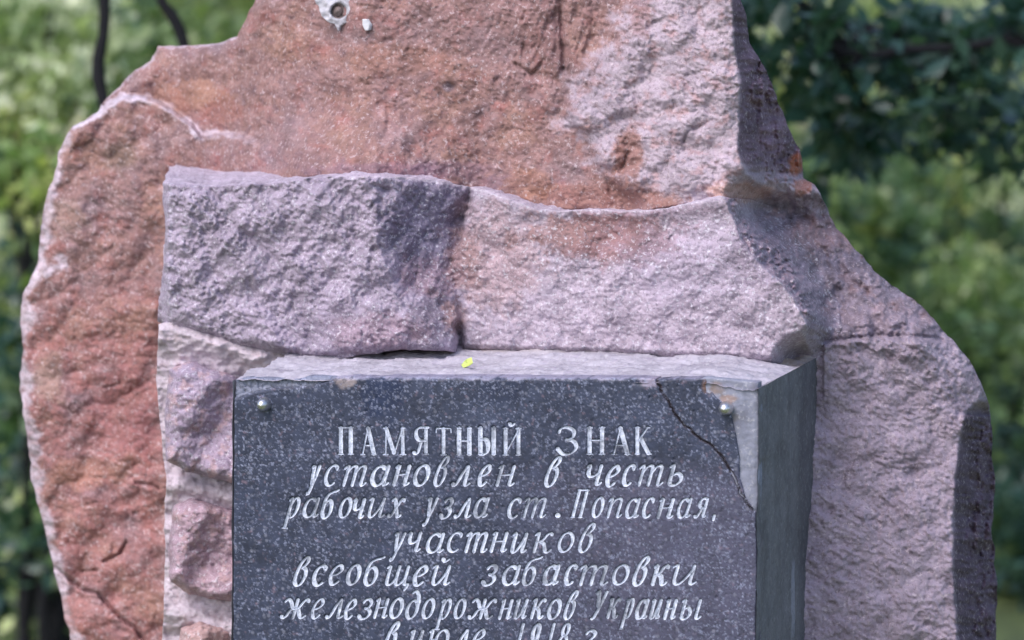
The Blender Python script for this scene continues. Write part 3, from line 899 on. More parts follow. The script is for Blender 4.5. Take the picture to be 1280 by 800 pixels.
bowl = ('s', arc(.35, .5, .33, .5, 30, 390, 22))
G = {
    'о': [('s', arc(.35, .5, .34, .5, 90, 450, 22))],
    'с': [('s', arc(.38, .5, .36, .5, 48, 315, 18)), ('s', [(.62, .86), (.60, .78)])],
    'е': [('s', [(.08, .46), (.40, .54), (.62, .74), (.52, .97), (.32, .96), (.10, .72), (.04, .40), (.16, .08), (.36, 0), (.60, .18)])],
    'а': [('s', arc(.32, .48, .30, .48, 50, 360, 18)), ('s', [(.66, .98), (.64, .5), (.63, .14), (.70, .02), (.84, .16)])],
    'у': [('s', [(-.12, .86), (-.02, .98), (.10, .90), (.18, .5), (.34, .06)]), ('s', [(.86, .98), (.68, .5), (.40, .0), (.26, -.30), (.12, -.46), (.02, -.36)])],
    'т': [('s', [(0, .84), (.10, .98), (.16, .86), (.14, 0)]), ('s', [(.15, .6), (.28, .9), (.44, .98), (.52, .82), (.51, 0)]), ('s', [(.52, .6), (.65, .9), (.81, .98), (.90, .82), (.88, .14), (.96, .02), (1.08, .16)])],
    'н': [('s', [(0, .88), (.10, .98), (.14, .9), (.12, 0)]), ('s', [(.68, .98), (.66, .4), (.66, .10), (.74, .02), (.86, .14)]), ('l', [(.12, .52), (.66, .56)])],
    'в': [('s', [(.06, .55), (.18, 1.05), (.42, 1.42), (.60, 1.40), (.62, 1.20), (.44, .98), (.30, .88)]), ('s', [(.40, .94), (.62, .78), (.66, .42), (.50, .06), (.26, .0), (.08, .2), (.06, .58)])],
    'л': [('s', [(-.02, .10), (.06, 0), (.18, .16), (.36, .70), (.52, .98)]), ('s', [(.52, .98), (.56, .5), (.56, .12), (.66, .02), (.80, .14)])],
    'ч': [('s', [(0, .88), (.08, .98), (.12, .9), (.12, .62), (.22, .44), (.42, .46), (.60, .62)]), ('s', [(.64, .98), (.62, .5), (.61, .12), (.70, .02), (.82, .14)])],
    'ь': [('s', [(0, .88), (.10, .98), (.15, .9), (.14, .12)]), ('s', [(.14, .44), (.38, .58), (.58, .44), (.60, .2), (.44, .02), (.24, 0), (.14, .12)])],
    'р': [('s', [(0, .86), (.10, .98), (.16, .88), (.14, .2), (.12, -.55)]), ('s', [(.15, .62), (.32, .95), (.54, .98), (.68, .74), (.64, .30), (.44, .02), (.24, .06), (.15, .24)]), ('l', [(-.06, -.55), (.32, -.55)])],
    'б': [('s', arc(.35, .46, .32, .46, 90, 450, 20)), ('s', [(.04, .50), (.06, .95), (.22, 1.22), (.48, 1.34), (.76, 1.40), (.92, 1.48)])],
    'и': [('s', [(0, .88), (.10, .98), (.15, .9), (.14, .3), (.20, .04), (.34, .04), (.54, .4), (.68, .8)]), ('s', [(.70, .98), (.68, .4), (.68, .12), (.76, .02), (.88, .14)])],
    'х': [('s', [(.0, .86), (.10, .98), (.22, .84), (.52, .12), (.64, .02), (.76, .14)]), ('s', [(.74, .86), (.66, .98), (.54, .84), (.36, .5), (.16, .10), (.06, .02), (-.02, .12)])],
    'з': [('s', [(.08, .80), (.20, .96), (.42, .98), (.56, .80), (.46, .58), (.26, .50)]), ('s', [(.26, .52), (.50, .46), (.60, .24), (.44, .02), (.18, -.02), (.0, .14)])],
    'п': [('s', [(0, .84), (.10, .98), (.16, .86), (.14, 0)]), ('s', [(.15, .6), (.32, .9), (.54, .98), (.64, .82), (.62, .14), (.70, .02), (.82, .16)])],
    'я': [('s', [(.66, .98), (.64, .5), (.63, .12), (.72, .02), (.80, .1)]), ('s', [(.66, .95), (.36, .98), (.16, .84), (.16, .62), (.36, .48), (.64, .48)]), ('s', [(.40, .48), (.24, .16), (.12, .0), (-.02, .06)])],
    'к': [('s', [(0, .88), (.08, .98), (.14, .9), (.12, 0)]), ('s', [(.70, .90), (.62, .98), (.50, .90), (.34, .60), (.14, .50)]), ('s', [(.28, .56), (.46, .40), (.56, .08), (.68, .0), (.80, .14)])],
    'щ': [('s', [(0, .88), (.08, .98), (.13, .9), (.12, .2), (.20, .02), (.34, .08), (.50, .4)]), ('s', [(.52, .98), (.50, .2), (.58, .02), (.72, .08), (.88, .4)]), ('s', [(.90, .98), (.88, .2), (.94, .02), (1.04, .04), (1.02, -.14), (.96, -.28)])],
    'ж': [('s', [(.0, .84), (.12, .98), (.28, .84), (.40, .56), (.54, .50)]), ('s', [(.0, .10), (.10, .0), (.22, .12), (.34, .42), (.54, .50)]), ('l', [(.56, .98), (.54, 0)]),
          ('s', [(1.06, .86), (.98, .98), (.84, .84), (.70, .56), (.54, .50)]), ('s', [(.66, .54), (.80, .14), (.92, .0), (1.08, .14)])],
    'д': [('s', arc(.34, .46, .32, .46, 60, 400, 20)), ('s', [(.66, .5), (.64, .9), (.50, 1.24), (.28, 1.40), (.10, 1.30)])],
    'ы': [('s', [(0, .88), (.08, .98), (.13, .9), (.12, .12)]), ('s', [(.12, .44), (.30, .58), (.46, .44), (.48, .2), (.36, .02), (.20, 0), (.12, .12)]), ('s', [(.84, .98), (.82, .3), (.84, .06), (.94, .02), (1.04, .14)])],
    'ю': [('s', [(0, .88), (.08, .98), (.13, .9), (.12, 0)]), ('l', [(.12, .5), (.40, .52)]), ('s', arc(.68, .5, .28, .5, 180, 540, 20))],
    'г': [('s', [(.06, .82), (.18, .97), (.40, .98), (.54, .84), (.48, .66), (.20, .34), (.12, .14), (.22, .0), (.40, .02), (.54, .12)])],
    '.': [('l', [(.0, .08), (.12, .08)])],
    ',': [('l', [(.10, .10), (.0, -.16)])],
    '1': [('s', [(.0, .78), (.14, .9), (.26, 1.0)]), ('l', [(.26, 1.0), (.26, 0)])],
    '9': [('s', arc(.34, .70, .28, .30, 0, 360, 18)), ('s', [(.62, .72), (.60, .40), (.44, .08), (.18, 0), (.04, .12)])],
    '8': [('s', arc(.32, .76, .22, .24, -90, 270, 18)), ('s', arc(.32, .27, .28, .27, 90, 450, 18))],
    'Уi': [('s', [(.02, .90), (.10, 1.0), (.20, .9), (.36, .44)]), ('s', [(.80, 1.0), (.60, .64), (.38, .26), (.20, .02), (.04, 0)])],
    'Пi': [('l', [(.12, 1), (.12, 0)]), ('l', [(.62, 1), (.62, 0)]), ('l', [(0, 1), (.76, 1)]), ser(.12, 0, .12), ser(.62, 0, .12)],
    'П': [('l', [(.16, 1), (.16, 0)]), ('l', [(.78, 1), (.78, 0)]), ('l', [(0, 1), (.94, 1)]), ser(.16, 0), ser(.78, 0)],
    'А': [('t', [(.46, 1), (.12, 0)]), ('l', [(.46, 1), (.84, 0)]), ('l', [(.22, .34), (.70, .34)]), ser(.12, 0, .13), ser(.84, 0, .15)],
    'М': [('t', [(.14, 1), (.12, 0)]), ('l', [(.14, 1), (.52, .04)]), ('t', [(.52, .04), (.90, 1)]), ('l', [(.90, 1), (.92, 0)]), ser(.12, 0, .12), ser(.92, 0, .14), ser(.10, 1, .08), ser(.94, 1, .08)],
    'Я': [('l', [(.72, 1), (.72, 0)]), ('s', [(.88, 1), (.40, 1), (.18, .90), (.16, .66), (.34, .52), (.72, .50)]), ('s', [(.46, .50), (.28, .10), (.14, .0), (.0, .06)]), ser(.74, 0, .14)],
    'Т': [('l', [(.46, 1), (.46, 0)]), ('l', [(.02, .84), (.04, 1), (.88, 1), (.90, .84)]), ser(.46, 0)],
    'Н': [('l', [(.16, 1), (.16, 0)]), ('l', [(.78, 1), (.78, 0)]), ('l', [(.16, .52), (.78, .52)]), ser(.16, 0, .14), ser(.78, 0, .14), ser(.16, 1, .14), ser(.78, 1, .14)],
    'Ы': [('l', [(.14, 1), (.14, 0)]), ('s', [(.14, .56), (.40, .56), (.56, .40), (.54, .12), (.36, 0), (.14, 0)]), ('l', [(.88, 1), (.88, 0)]), ser(.12, 1, .12), ser(.88, 1, .12), ser(.88, 0, .12), ser(.12, 0, .1)],
    'Й': [('l', [(.16, 1), (.16, 0)]), ('l', [(.84, 1), (.84, 0)]), ('t', [(.18, .08), (.82, .92)]), ser(.16, 0, .14), ser(.84, 0, .14), ser(.16, 1, .14), ser(.84, 1, .14), ('s', [(.36, 1.18), (.5, 1.10), (.64, 1.18)])],
    'З': [('s', [(.10, .80), (.20, .96), (.46, 1.0), (.72, .86), (.66, .62), (.38, .54)]), ('s', [(.38, .54), (.70, .48), (.82, .24), (.60, .02), (.26, .0), (.04, .20)])],
    'К': [('l', [(.16, 1), (.16, 0)]), ('t', [(.78, 1), (.20, .48)]), ('l', [(.34, .60), (.84, 0)]), ser(.16, 0, .14), ser(.16, 1, .14), ser(.80, 1, .12), ser(.88, 0, .12)],
}
G['й'] = G['и'] + [('s', [(.34, 1.34), (.46, 1.2), (.62, 1.34)])]

# letter, x0, x1 measured along the line
LINES = [
    (568, 33, 0.0, 5.2, 1.8, [('П', 421, 444), ('А', 449, 473), ('М', 477, 510), ('Я', 515, 538), ('Т', 543, 566), ('Н', 569, 592), ('Ы', 595, 622), ('Й', 627, 654),
                              ('З', 695, 723), ('Н', 731, 758), ('А', 762, 790), ('К', 792, 817)]),
    (607, 25, .26, 5.0, 2.0, [('у', 382, 402), ('с', 405, 424), ('т', 427, 459), ('а', 463, 488), ('н', 490, 514), ('о', 517, 538), ('в', 542, 563), ('л', 564, 589), ('е', 597, 614), ('н', 619, 645),
                              ('в', 680, 702), ('ч', 732, 754), ('е', 757, 775), ('с', 778, 795), ('т', 797, 831), ('ь', 835, 854)]),
    (647, 24, .26, 4.6, 1.9, [('р', 351, 376), ('а', 378, 400), ('б', 401, 426), ('о', 423, 440), ('ч', 441, 458), ('и', 460, 483), ('х', 484, 507), ('у', 528, 549), ('з', 549, 567), ('л', 567, 590), ('а', 592, 612),
                              ('с', 634, 652), ('т', 653, 684), ('.', 694, 700), ('Пi', 712, 739), ('о', 740, 756), ('п', 758, 779), ('а', 781, 801), ('с', 803, 819), ('н', 821, 844), ('а', 846, 866), ('я', 867, 887), (',', 889, 892)]),
    (690, 24, .26, 4.8, 1.9, [('у', 486, 508), ('ч', 509, 528), ('а', 532, 556), ('с', 559, 579), ('т', 580, 610), ('н', 612, 636), ('и', 638, 660), ('к', 665, 692), ('о', 697, 718), ('в', 723, 745)]),
    (731, 24, .26, 5.2, 2.0, [('в', 366, 388), ('с', 390, 409), ('е', 411, 430), ('о', 433, 452), ('б', 454, 483), ('щ', 481, 513), ('е', 516, 535), ('й', 539, 564),
                              ('з', 601, 622), ('а', 627, 651), ('б', 652, 680), ('а', 679, 701), ('с', 705, 722), ('т', 723, 761), ('о', 765, 787), ('в', 790, 812), ('к', 813, 837), ('и', 839, 872)]),
    (773, 24, .26, 4.6, 1.9, [('ж', 350, 388), ('е', 389, 406), ('л', 406, 430), ('е', 430, 446), ('з', 446, 466), ('н', 466, 487), ('о', 487, 505), ('д', 507, 526), ('о', 527, 544), ('р', 541, 565), ('о', 567, 583), ('ж', 584, 621),
                              ('н', 622, 642), ('и', 642, 661), ('к', 662, 683), ('о', 684, 702), ('в', 704, 723), ('Уi', 737, 761), ('к', 758, 777), ('р', 773, 794), ('а', 794, 812), ('и', 812, 829), ('н', 829, 848), ('ы', 850, 878)]),
    (812, 24, .26, 4.8, 1.9, [('в', 480, 500), ('и', 511, 531), ('ю', 533, 562), ('л', 564, 587), ('е', 590, 607), ('1', 644, 655), ('9', 659, 676), ('1', 683, 694), ('8', 696, 713), ('г', 728, 746)]),
]


def smooth_path(pts, n=5):
    p = np.array(pts, float)
    if len(p) > 12: return p
    q = np.vstack([2 * p[0] - p[1], p, 2 * p[-1] - p[-2]]); out = []
    for i in range(1, len(q) - 2):
        for k in range(n):
            t = k / n
            out.append(.5 * ((2 * q[i]) + (-q[i - 1] + q[i + 1]) * t + (2 * q[i - 1] - 5 * q[i] + 4 * q[i + 1] - q[i + 2]) * t * t + (-q[i - 1] + 3 * q[i] - 3 * q[i + 1] + q[i + 2]) * t ** 3))
    out.append(p[-1])
    return np.array(out)


def resample(p, step=1.0):
    d = np.r_[0, np.cumsum(np.hypot(*np.diff(p, axis=0).T))]
    n = max(3, int(d[-1] / step) + 1)
    t = np.linspace(0, d[-1], n)
    return np.stack([np.interp(t, d, p[:, 0]), np.interp(t, d, p[:, 1])], 1)


LETTERS = []   # (list of (path, halfwidths))
for base, xh, slant, thick, thin, row in LINES:
    for ch, x0, x1 in row:
        g = G[ch]; hh = xh
        if ch in '1918' and ch in G and xh == 24: hh = 32
        if ch in ('Пi', 'Уi'): hh = 34
        st = []
        for kind, pts in g:
            p = smooth_path(pts) if kind == 's' else np.array(pts, float)
            st.append((kind, p * [1, hh]))
        sl = slant
        asc = [np.stack([p[:, 0] * 0, p[:, 1]], 1) for _, p in st]
        # fit the width of the slanted skeleton between x0 and x1
        lo_w, hi_w = 2.0, 60.0
        pad = thick * .42
        def ext(wd):
            xs = np.concatenate([p[:, 0] * wd + p[:, 1] * sl for _, p in st]); return xs.min(), xs.max()
        for _ in range(30):
            mid = (lo_w + hi_w) / 2; a, b = ext(mid)
            if b - a > (x1 - x0) - 2 * pad: hi_w = mid
            else: lo_w = mid
        wd = (lo_w + hi_w) / 2
        if ch == '.': wd = 20
        a, b = ext(wd); off = x0 + pad - a
        strokes = []
        jit = [random.uniform(-.5, .5), random.uniform(-.7, .7)]
        heavy = random.uniform(.86, 1.1)
        for kind, p in st:
            q = np.stack([p[:, 0] * wd + p[:, 1] * sl + off + jit[0], base - p[:, 1] + jit[1]], 1)
            q = resample(q, 1.1)
            d = np.gradient(q, axis=0); th = np.arctan2(-d[:, 1], d[:, 0])
            nib = math.radians(28)
            hw = (thin + (thick - thin) * np.abs(np.sin(th - nib)) ** 1.5) / 2 * heavy * 1.12
            if kind == 't': hw = np.full(len(q), thin * .55)
            if kind == 'l' and abs(q[0, 1] - q[-1, 1]) < 2.0: hw = np.full(len(q), thin * .5)
            if ch == '.': hw = np.full(len(q), 3.0)
            t = np.linspace(0, 1, len(q))
            hw = hw * (1 + .12 * fbm(q[:, 0] / 6, q[:, 1] / 6, 2, seed=7))
            strokes.append((q, hw))
        LETTERS.append((ch, strokes))

# ------------------------------------------------------------------ THE PLAQUE
plq = empty('memorial_plaque', tuple(on_plane(np.array(620.), np.array(1180.), 0.0)))
props(plq, 'dark grey granite memorial plaque with white carved inscription and a cracked upper right corner', 'plaque')

plaque_out = [(296, 475), (302, 473), (330, 472), (372, 474), (385, 470), (420, 471), (470, 471), (600, 471), (700, 472), (800, 472), (822, 474), (870, 473), (882, 474), (888, 488), (896, 498), (906, 506), (914, 520),
              (920, 545), (924, 570), (924, 596), (932, 622), (944, 640), (945, 700), (944, 800), (940, 1246), (292, 1246), (292, 800), (292, 640), (293, 560), (293, 500)]
PQ = rough_outline(plaque_out, 4, .7, 9)
crack = [(820, 472), (826, 486), (834, 500), (846, 520), (858, 534), (872, 545), (888, 556), (900, 567), (909, 580), (918, 597), (926, 618), (934, 630), (944, 640)]
crack = resample(np.array(crack, float), 4)
crack = crack + np.stack([fbm(crack[:, 1] / 7, crack[:, 0] / 9, 2, seed=4) * 3.0, fbm(crack[:, 0] / 7, crack[:, 1] / 9, 2, seed=8) * 3.0], 1)
crackL = [(300, 497), (318, 490), (345, 484), (372, 484), (392, 482), (414, 474), (422, 471)]
STEP_P = 1.25


def groove(u, v):
    """metres cut into the face under each letter"""
    res = np.zeros(u.shape)
    cell = 4.0; key = {}
    allp = np.vstack([q for _, s in LETTERS for q, _ in s]); allw = np.concatenate([h for _, s in LETTERS for _, h in s])
    gi = (np.floor(u / cell).astype(int) * 10000 + np.floor(v / cell).astype(int))
    order = np.argsort(gi); gs = gi[order]
    for (x, y), hw in zip(allp, allw):
        R = hw - .05; cx0, cx1 = int((x - R) // cell), int((x + R) // cell); cy0, cy1 = int((y - R) // cell), int((y + R) // cell)
        for cx in range(cx0, cx1 + 1):
            a = np.searchsorted(gs, cx * 10000 + cy0); b = np.searchsorted(gs, cx * 10000 + cy1 + 1)
            ids = order[a:b]
            if len(ids):
                m = (u[ids] - x) ** 2 + (v[ids] - y) ** 2 < R * R
                res[ids[m]] = .0024
    return res


def plq_depth(u, v):
    E = fbm(u / 90, v / 90, 2, seed=201) * .0008 + fbm(u / 3, v / 3, 2, seed=203) * .00022
    g = groove(u, v)
    E = E * (g == 0) + g
    d = segdist(u, v, crack)
    E = E + .006 * sstep(pl(v, [(470, 2.2), (520, 1.5), (600, 1.2), (640, .8)]), .2, d)
    d = segdist(u, v, crackL); E = E + .003 * sstep(1.5, .3, d)
    # spalled top left corner and edge
    m = sstep(-2, 3, pl(u, [(290, 500), (300, 496), (320, 489), (350, 484), (390, 482), (416, 474), (430, 470)]) - v) * (u < 430)
    E = E + m * (.004 + .006 * np.abs(fbm(u / 9, v / 9, 3, seed=205)))
    edge = np.clip(3.2 - (v - 472) + 3 * fbm(u / 14, u * 0 + 3, 3, seed=206), 0, 6)
    E = E + edge * .0011
    # pits
    p = fbm(u / 6, v / 6, 2, seed=207); E = E + np.clip(p - .42, 0, 1) * .006
    E = E + .006 * np.exp(-((u - 887) / 5) ** 2 - ((v - 483) / 8) ** 2) + .003 * np.exp(-((u - 802) / 9) ** 2 - ((v - 477) / 5) ** 2)
    return E


def plq_pig(u, v):
    n = fbm(u / 60, v / 60, 4, .6, seed=211)[:, None]; n2 = fbm(u / 12, v / 12, 4, .6, seed=213)[:, None]
    o = np.ones((len(u), 3))
    C = o * lin((54, 60, 80)) * (1 + .45 * n + .45 * n2)
    warm = np.clip(fbm(u / 9, v / 9, 3, .6, seed=215) * 2 - .62, 0, .5)[:, None]
    C = C * (1 - warm) + lin((140, 120, 134)) * warm
    wr = sstep(560, 800, u)[:, None] * sstep(560, 620, v)[:, None] * .35
    C = C * (1 - wr) + lin((104, 98, 120)) * wr
    C = blobs(C, u, v, [(478, 494, 30, 30, (40, 50, 78), .9), (625, 490, 30, 20, (46, 54, 78), .7), (620, 512, 40, 14, (62, 70, 92), .4), (810, 476, 12, 6, (150, 140, 160), .8), (885, 482, 7, 10, (120, 92, 78), .9), (434, 478, 14, 7, (150, 138, 140), .8)])
    m = (sstep(-2, 3, pl(u, [(290, 500), (300, 496), (320, 489), (350, 484), (390, 482), (416, 474), (430, 470)]) - v) * (u < 430))[:, None] * .7
    C = C * (1 - m) + lin((134, 138, 158)) * m
    m = sstep(3.2, .6, segdist(u, v, crack))[:, None] * .8
    C = C * (1 - m) + lin((64, 54, 56)) * m
    m = (sstep(4.5, 1.0, (v - 471) + 5 * fbm(u / 12, u * 0 + 2, 3, seed=219)) * (u > 420))[:, None] * .75
    C = C * (1 - m) + lin((150, 146, 168)) * m
    # pale halo of spilled paint and lime round the letters is faint; light mineral grains
    g = np.clip(fbm(u / 3.2, v / 3.2, 2, .7, seed=221) * 2.8 - .85 + .9 * fbm(u / 70, v / 50, 3, .6, seed=223), 0, .85)[:, None]
    C = C * (1 - g) + lin((150, 156, 182)) * g
    return C


slab_o = relief('plaque_slab', PQ, plq_depth, M_plaque, plq, plq_pig, step=STEP_P, walls=.028, rings=3, wall_noise=.0008, box=(0, 1280, 0, 830))

# cement that fills the broken corner and backs the plaque
patch = rough_outline([(878, 472), (900, 474), (930, 477), (947, 478), (948, 500), (948, 600), (946, 645), (942, 1246), (936, 1246), (938, 700), (930, 645), (915, 600), (910, 560), (900, 520), (880, 505), (874, 480)], 4, .5, 10)


def patch_pig(u, v):
    n = fbm(u / 20, v / 26, 4, .6, seed=231)[:, None]
    C = np.ones((len(u), 3)) * lin((128, 131, 148)) * (1 + .28 * n)
    C = blobs(C, u, v, [(911, 499, 10, 5, (150, 120, 100), .6), (896, 484, 10, 8, (120, 104, 96), .8), (912, 522, 14, 6, (104, 98, 92), .5), (920, 482, 26, 6, (128, 128, 146), .6), (944, 480, 5, 10, (110, 108, 124), .5)])
    m = sstep(650, 632, v)[:, None]
    return C * m + lin((92, 94, 104)) * (1 - m)


relief('corner_mortar', patch, lambda u, v: .0022 + fbm(u / 14, v / 14, 3, seed=233) * .0016 + np.clip(u - 943, 0, 9) * .0004, M_cement, MB, patch_pig, step=1.5, walls=.02, rings=2, wall_noise=.0005)

# lettering: every letter a part of its own
for ch, strokes in LETTERS:
    V, F, k = [], [], 0
    wear = random.uniform(.0, 1.0)
    for q, hw in strokes:
        d = np.gradient(q, axis=0); d /= np.linalg.norm(d, axis=1)[:, None] + 1e-9
        nrm = np.stack([-d[:, 1], d[:, 0]], 1)
        # closed ends
        q2 = np.vstack([q[0] - d[0] * hw[0] * .7, q, q[-1] + d[-1] * hw[-1] * .7]); n2 = np.vstack([nrm[:1], nrm, nrm[-1:]]); h2 = np.r_[hw[0] * .35, hw, hw[-1] * .35]
        cols = []
        for fr, dep in ((-1, -.00005), (-.5, .0006), (0, .0012), (.5, .0006), (1, -.00005)):
            p = q2 + n2 * (h2 * fr)[:, None]
            cols.append(on_plane(p[:, 0], p[:, 1], np.full(len(p), dep)))
        W = np.stack(cols, 1).reshape(-1, 3); m = len(q2)
        i = (np.arange(m - 1)[:, None] * 5 + np.arange(4)[None]).ravel()
        F.append(np.stack([i, i + 1, i + 6, i + 5], 1) + k); V.append(W); k += len(W)
    mesh_obj('letter', np.vstack(V), F, M_letter, plq)

b1 = dome('bolt', 331, 505, -.0005, .0092, .016, M_steel, plq)
b2 = dome('bolt', 908, 510, -.0005, .0090, .015, M_steel, plq)
b1['label'] = 'steel dome bolt at the upper left of the plaque'; b2['label'] = 'steel dome bolt in the cement corner at the upper right'

# ---- fallen leaf on the cap
P = on_plane(np.array(585.), np.array(460.), .085)
P = np.array(P) + [0, 0, .004]
lv = [(-.009, -.016, .001), (.0, -.022, .0), (.010, -.006, .003), (.009, .012, .002), (-.001, .026, .006), (-.010, .014, .003), (-.008, 0, .004), (0, 0, .0)]
lv = [(x * .72, y * .36, z * .8 + .001) for x, y, z in lv]
lv = lv + [(x * .98, y * .98, z - .0006) for x, y, z in lv]
lf = [[i, (i + 1) % 7, 7] for i in range(7)] + [[(i + 1) % 7 + 8, i + 8, 15] for i in range(7)] + [[i, i + 8, (i + 1) % 7 + 8] for i in range(7)] + [[i, (i + 1) % 7 + 8, (i + 1) % 7] for i in range(7)]
leaf = bpy.data.objects.new('fallen_leaf', None)
me = bpy.data.meshes.new('fallen_leaf'); me.from_pydata(lv, [], lf); me.materials.append(M_yleaf); me.update()
leaf = bpy.data.objects.new('fallen_leaf', me); COL.objects.link(leaf); leaf.location = P; leaf.rotation_euler = (.55, .2, -.9)
props(leaf, 'tiny bright yellow-green leaf lying on the cement ledge above the plaque', 'leaf')

# ------------------------------------------------------------------ THE WOOD BEHIND
def at(u, v, D):
    return CAM + rays(u, v) * D


# ground sheet
gx = np.concatenate([np.linspace(-400, -14, 14), np.linspace(-12, 12, 60), np.linspace(14, 400, 14)])
gy = np.concatenate([np.linspace(-60, -4, 8), np.linspace(-3, 24, 70), np.linspace(26, 600, 16)])
X, Y = np.meshgrid(gx, gy)
Z = fbm(X / 3.1, Y / 3.1, 4, seed=301) * .10 * (np.abs(X) + np.abs(Y) < 60)
V = np.stack([X.ravel(), Y.ravel(), Z.ravel()], 1)
i = (np.arange(len(gy) - 1)[:, None] * len(gx) + np.arange(len(gx) - 1)[None]).ravel()
g_o = mesh_obj('ground', V, np.stack([i, i + 1, i + len(gx) + 1, i + len(gx)], 1), ground_mat())
props(g_o, kind='structure')


def leaf_cloud(cent, rad, n, size, cols, rng, droop=.3, fill=.55, clumps=None, fine=1.0):
    """leaf-sized folded faces gathered in clumps through a crown; returns V, F, C"""
    cent = np.asarray(cent, float); rad = np.asarray(rad, float)
    if fine != 1.0: n = int(n * fine); size = size / fine ** .5
    k = clumps or max(6, n // 60)
    d = rng.normal(size=(k, 3)); d /= np.linalg.norm(d, axis=1)[:, None]
    cc = cent + d * rad * (rng.random((k, 1)) ** fill)
    cr = (.10 + .16 * rng.random(k)) * rad.mean()
    ci = rng.integers(0, k, n)
    p = cc[ci] + rng.normal(size=(n, 3)) * cr[ci][:, None] * np.array([1, 1, .55])
    a = rng.normal(size=(n, 3)); a[:, 2] -= droop; a /= np.linalg.norm(a, axis=1)[:, None]
    up = rng.normal(size=(n, 3)) * .6 + [0, -.3, 1]
    b = np.cross(a, up); b /= np.linalg.norm(b, axis=1)[:, None] + 1e-9
    nn = np.cross(a, b)
    s = size * (.6 + .8 * rng.random(n))[:, None]
    v0 = p; v1 = p + a * s * .45 + b * s * .28 + nn * s * .06; v2 = p + a * s; v3 = p + a * s * .45 - b * s * .28 + nn * s * .06
    V = np.stack([v0, v1, v2, v3], 1).reshape(-1, 3)
    q = np.arange(n)[:, None] * 4
    F = np.vstack([q + [0, 1, 2], q + [0, 2, 3]])
    cl = np.array(cols)[rng.integers(0, len(cols), k)][ci] * (.75 + .5 * rng.random((n, 1)))
    return V, F, np.repeat(cl, 4, 0)


def tube(pts, radii, seg=8):
    p = np.array(pts, float); n = len(p)
    d = np.gradient(p, axis=0); d /= np.linalg.norm(d, axis=1)[:, None] + 1e-9
    ref = np.array([.3, 1, .1]); a = np.cross(d, ref); a /= np.linalg.norm(a, axis=1)[:, None]; b = np.cross(d, a)
    th = np.linspace(0, 2 * np.pi, seg, endpoint=False)
    V = (p[:, None] + (a[:, None] * np.cos(th)[None, :, None] + b[:, None] * np.sin(th)[None, :, None]) * np.array(radii)[:, None, None]).reshape(-1, 3)
    i = np.arange(n - 1)[:, None] * seg; j = np.arange(seg)[None]
    F = np.stack([(i + j).ravel(), (i + (j + 1) % seg).ravel(), (i + seg + (j + 1) % seg).ravel(), (i + seg + j).ravel()], 1)
    return V, F


def wob(p0, p1, n, amp, rng):
    t = np.linspace(0, 1, n)[:, None]
    p = np.array(p0) * (1 - t) + np.array(p1) * t
    w_ = np.cumsum(rng.normal(size=(n, 3)), 0) * amp; w_ -= t * w_[-1]
    return p + w_


def merge_tubes(ts):
    V, F, k = [], [], 0
    for v_, f_ in ts: V.append(v_); F.append(f_ + k); k += len(v_)
    return np.vstack(V), F


def tree(name, base, height, tr, crown_c, crown_r, n, size, cols, label, cat, seed, group=None, trunk_pts=None, limbs=7):
    rng = np.random.default_rng(seed)
    root = empty(name, tuple(base)); props(root, label, cat, group)
    tp = trunk_pts if trunk_pts is not None else wob(base, np.array(base) + [rng.normal() * .1, rng.normal() * .1, height], 14, .012 * height / 3, rng)
    tp = np.array(tp)
    r = np.linspace(tr, tr * .35, len(tp))
    r = r * (1 + .12 * np.sin(np.arange(len(tp)) * 2.3))
    V, F = tube(tp, r); mesh_obj('trunk', V, F, M_bark, root)
    ts = []
    for k in range(limbs):
        j = int(len(tp) * (.35 + .6 * k / max(1, limbs)))
        j = min(j, len(tp) - 1)
        d = rng.normal(size=3); d /= np.linalg.norm(d)
        e = np.array(crown_c) + d * np.array(crown_r) * .8
        ts.append(tube(wob(tp[j], e, 9, .03 * np.mean(crown_r), rng), np.linspace(tr * .4, tr * .08, 9), 6))
    V, F = merge_tubes(ts); mesh_obj('branches', V, F, M_bark, root)
    V, F, C = leaf_cloud(crown_c, crown_r, n, size, cols, rng); V[:, 2] = np.maximum(V[:, 2], .02)
    mesh_obj('crown', V, F, M_leaf, root, C)
    return root


def shrub(c, rad, n, size, cols, label, seed, group='shrubs in the wood behind the monument', name='shrub', cat='shrub'):
    rng = np.random.default_rng(seed)
    base = np.array([c[0], c[1], 0.0])
    root = empty(name, tuple(base)); props(root, label, cat, group)
    ts = []
    for k in range(5):
        d = rng.normal(size=3); d[2] = abs(d[2]); d /= np.linalg.norm(d)
        ts.append(tube(wob(base + [rng.normal() * .05, rng.normal() * .05, -.05], np.array(c) + d * np.array(rad) * .7, 8, .03, rng), np.linspace(.018, .004, 8), 5))
    V, F = merge_tubes(ts); mesh_obj('stems', V, F, M_bark, root)
    V, F, C = leaf_cloud(c, rad, n, size, cols, rng, fill=.45, fine=1.7)
    if c[2] > rad[2]:
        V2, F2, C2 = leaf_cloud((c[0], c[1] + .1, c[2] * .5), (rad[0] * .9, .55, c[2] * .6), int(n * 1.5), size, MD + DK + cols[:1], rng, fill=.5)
        F = [F, F2 + len(V)]; V = np.vstack([V, V2]); C = np.vstack([C, C2])
    V[:, 2] = np.maximum(V[:, 2], .01 + .02 * rng.random(len(V)))
    mesh_obj('foliage', V, F, M_leaf, root, C)
    return root


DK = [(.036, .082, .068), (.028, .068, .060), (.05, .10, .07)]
MD = [(.14, .21, .085), (.19, .26, .10), (.10, .17, .09)]
LT = [(.34, .42, .14), (.42, .46, .17), (.22, .32, .12), (.48, .46, .32)]
PL_ = [(.40, .46, .29), (.54, .57, .44), (.28, .36, .19)]

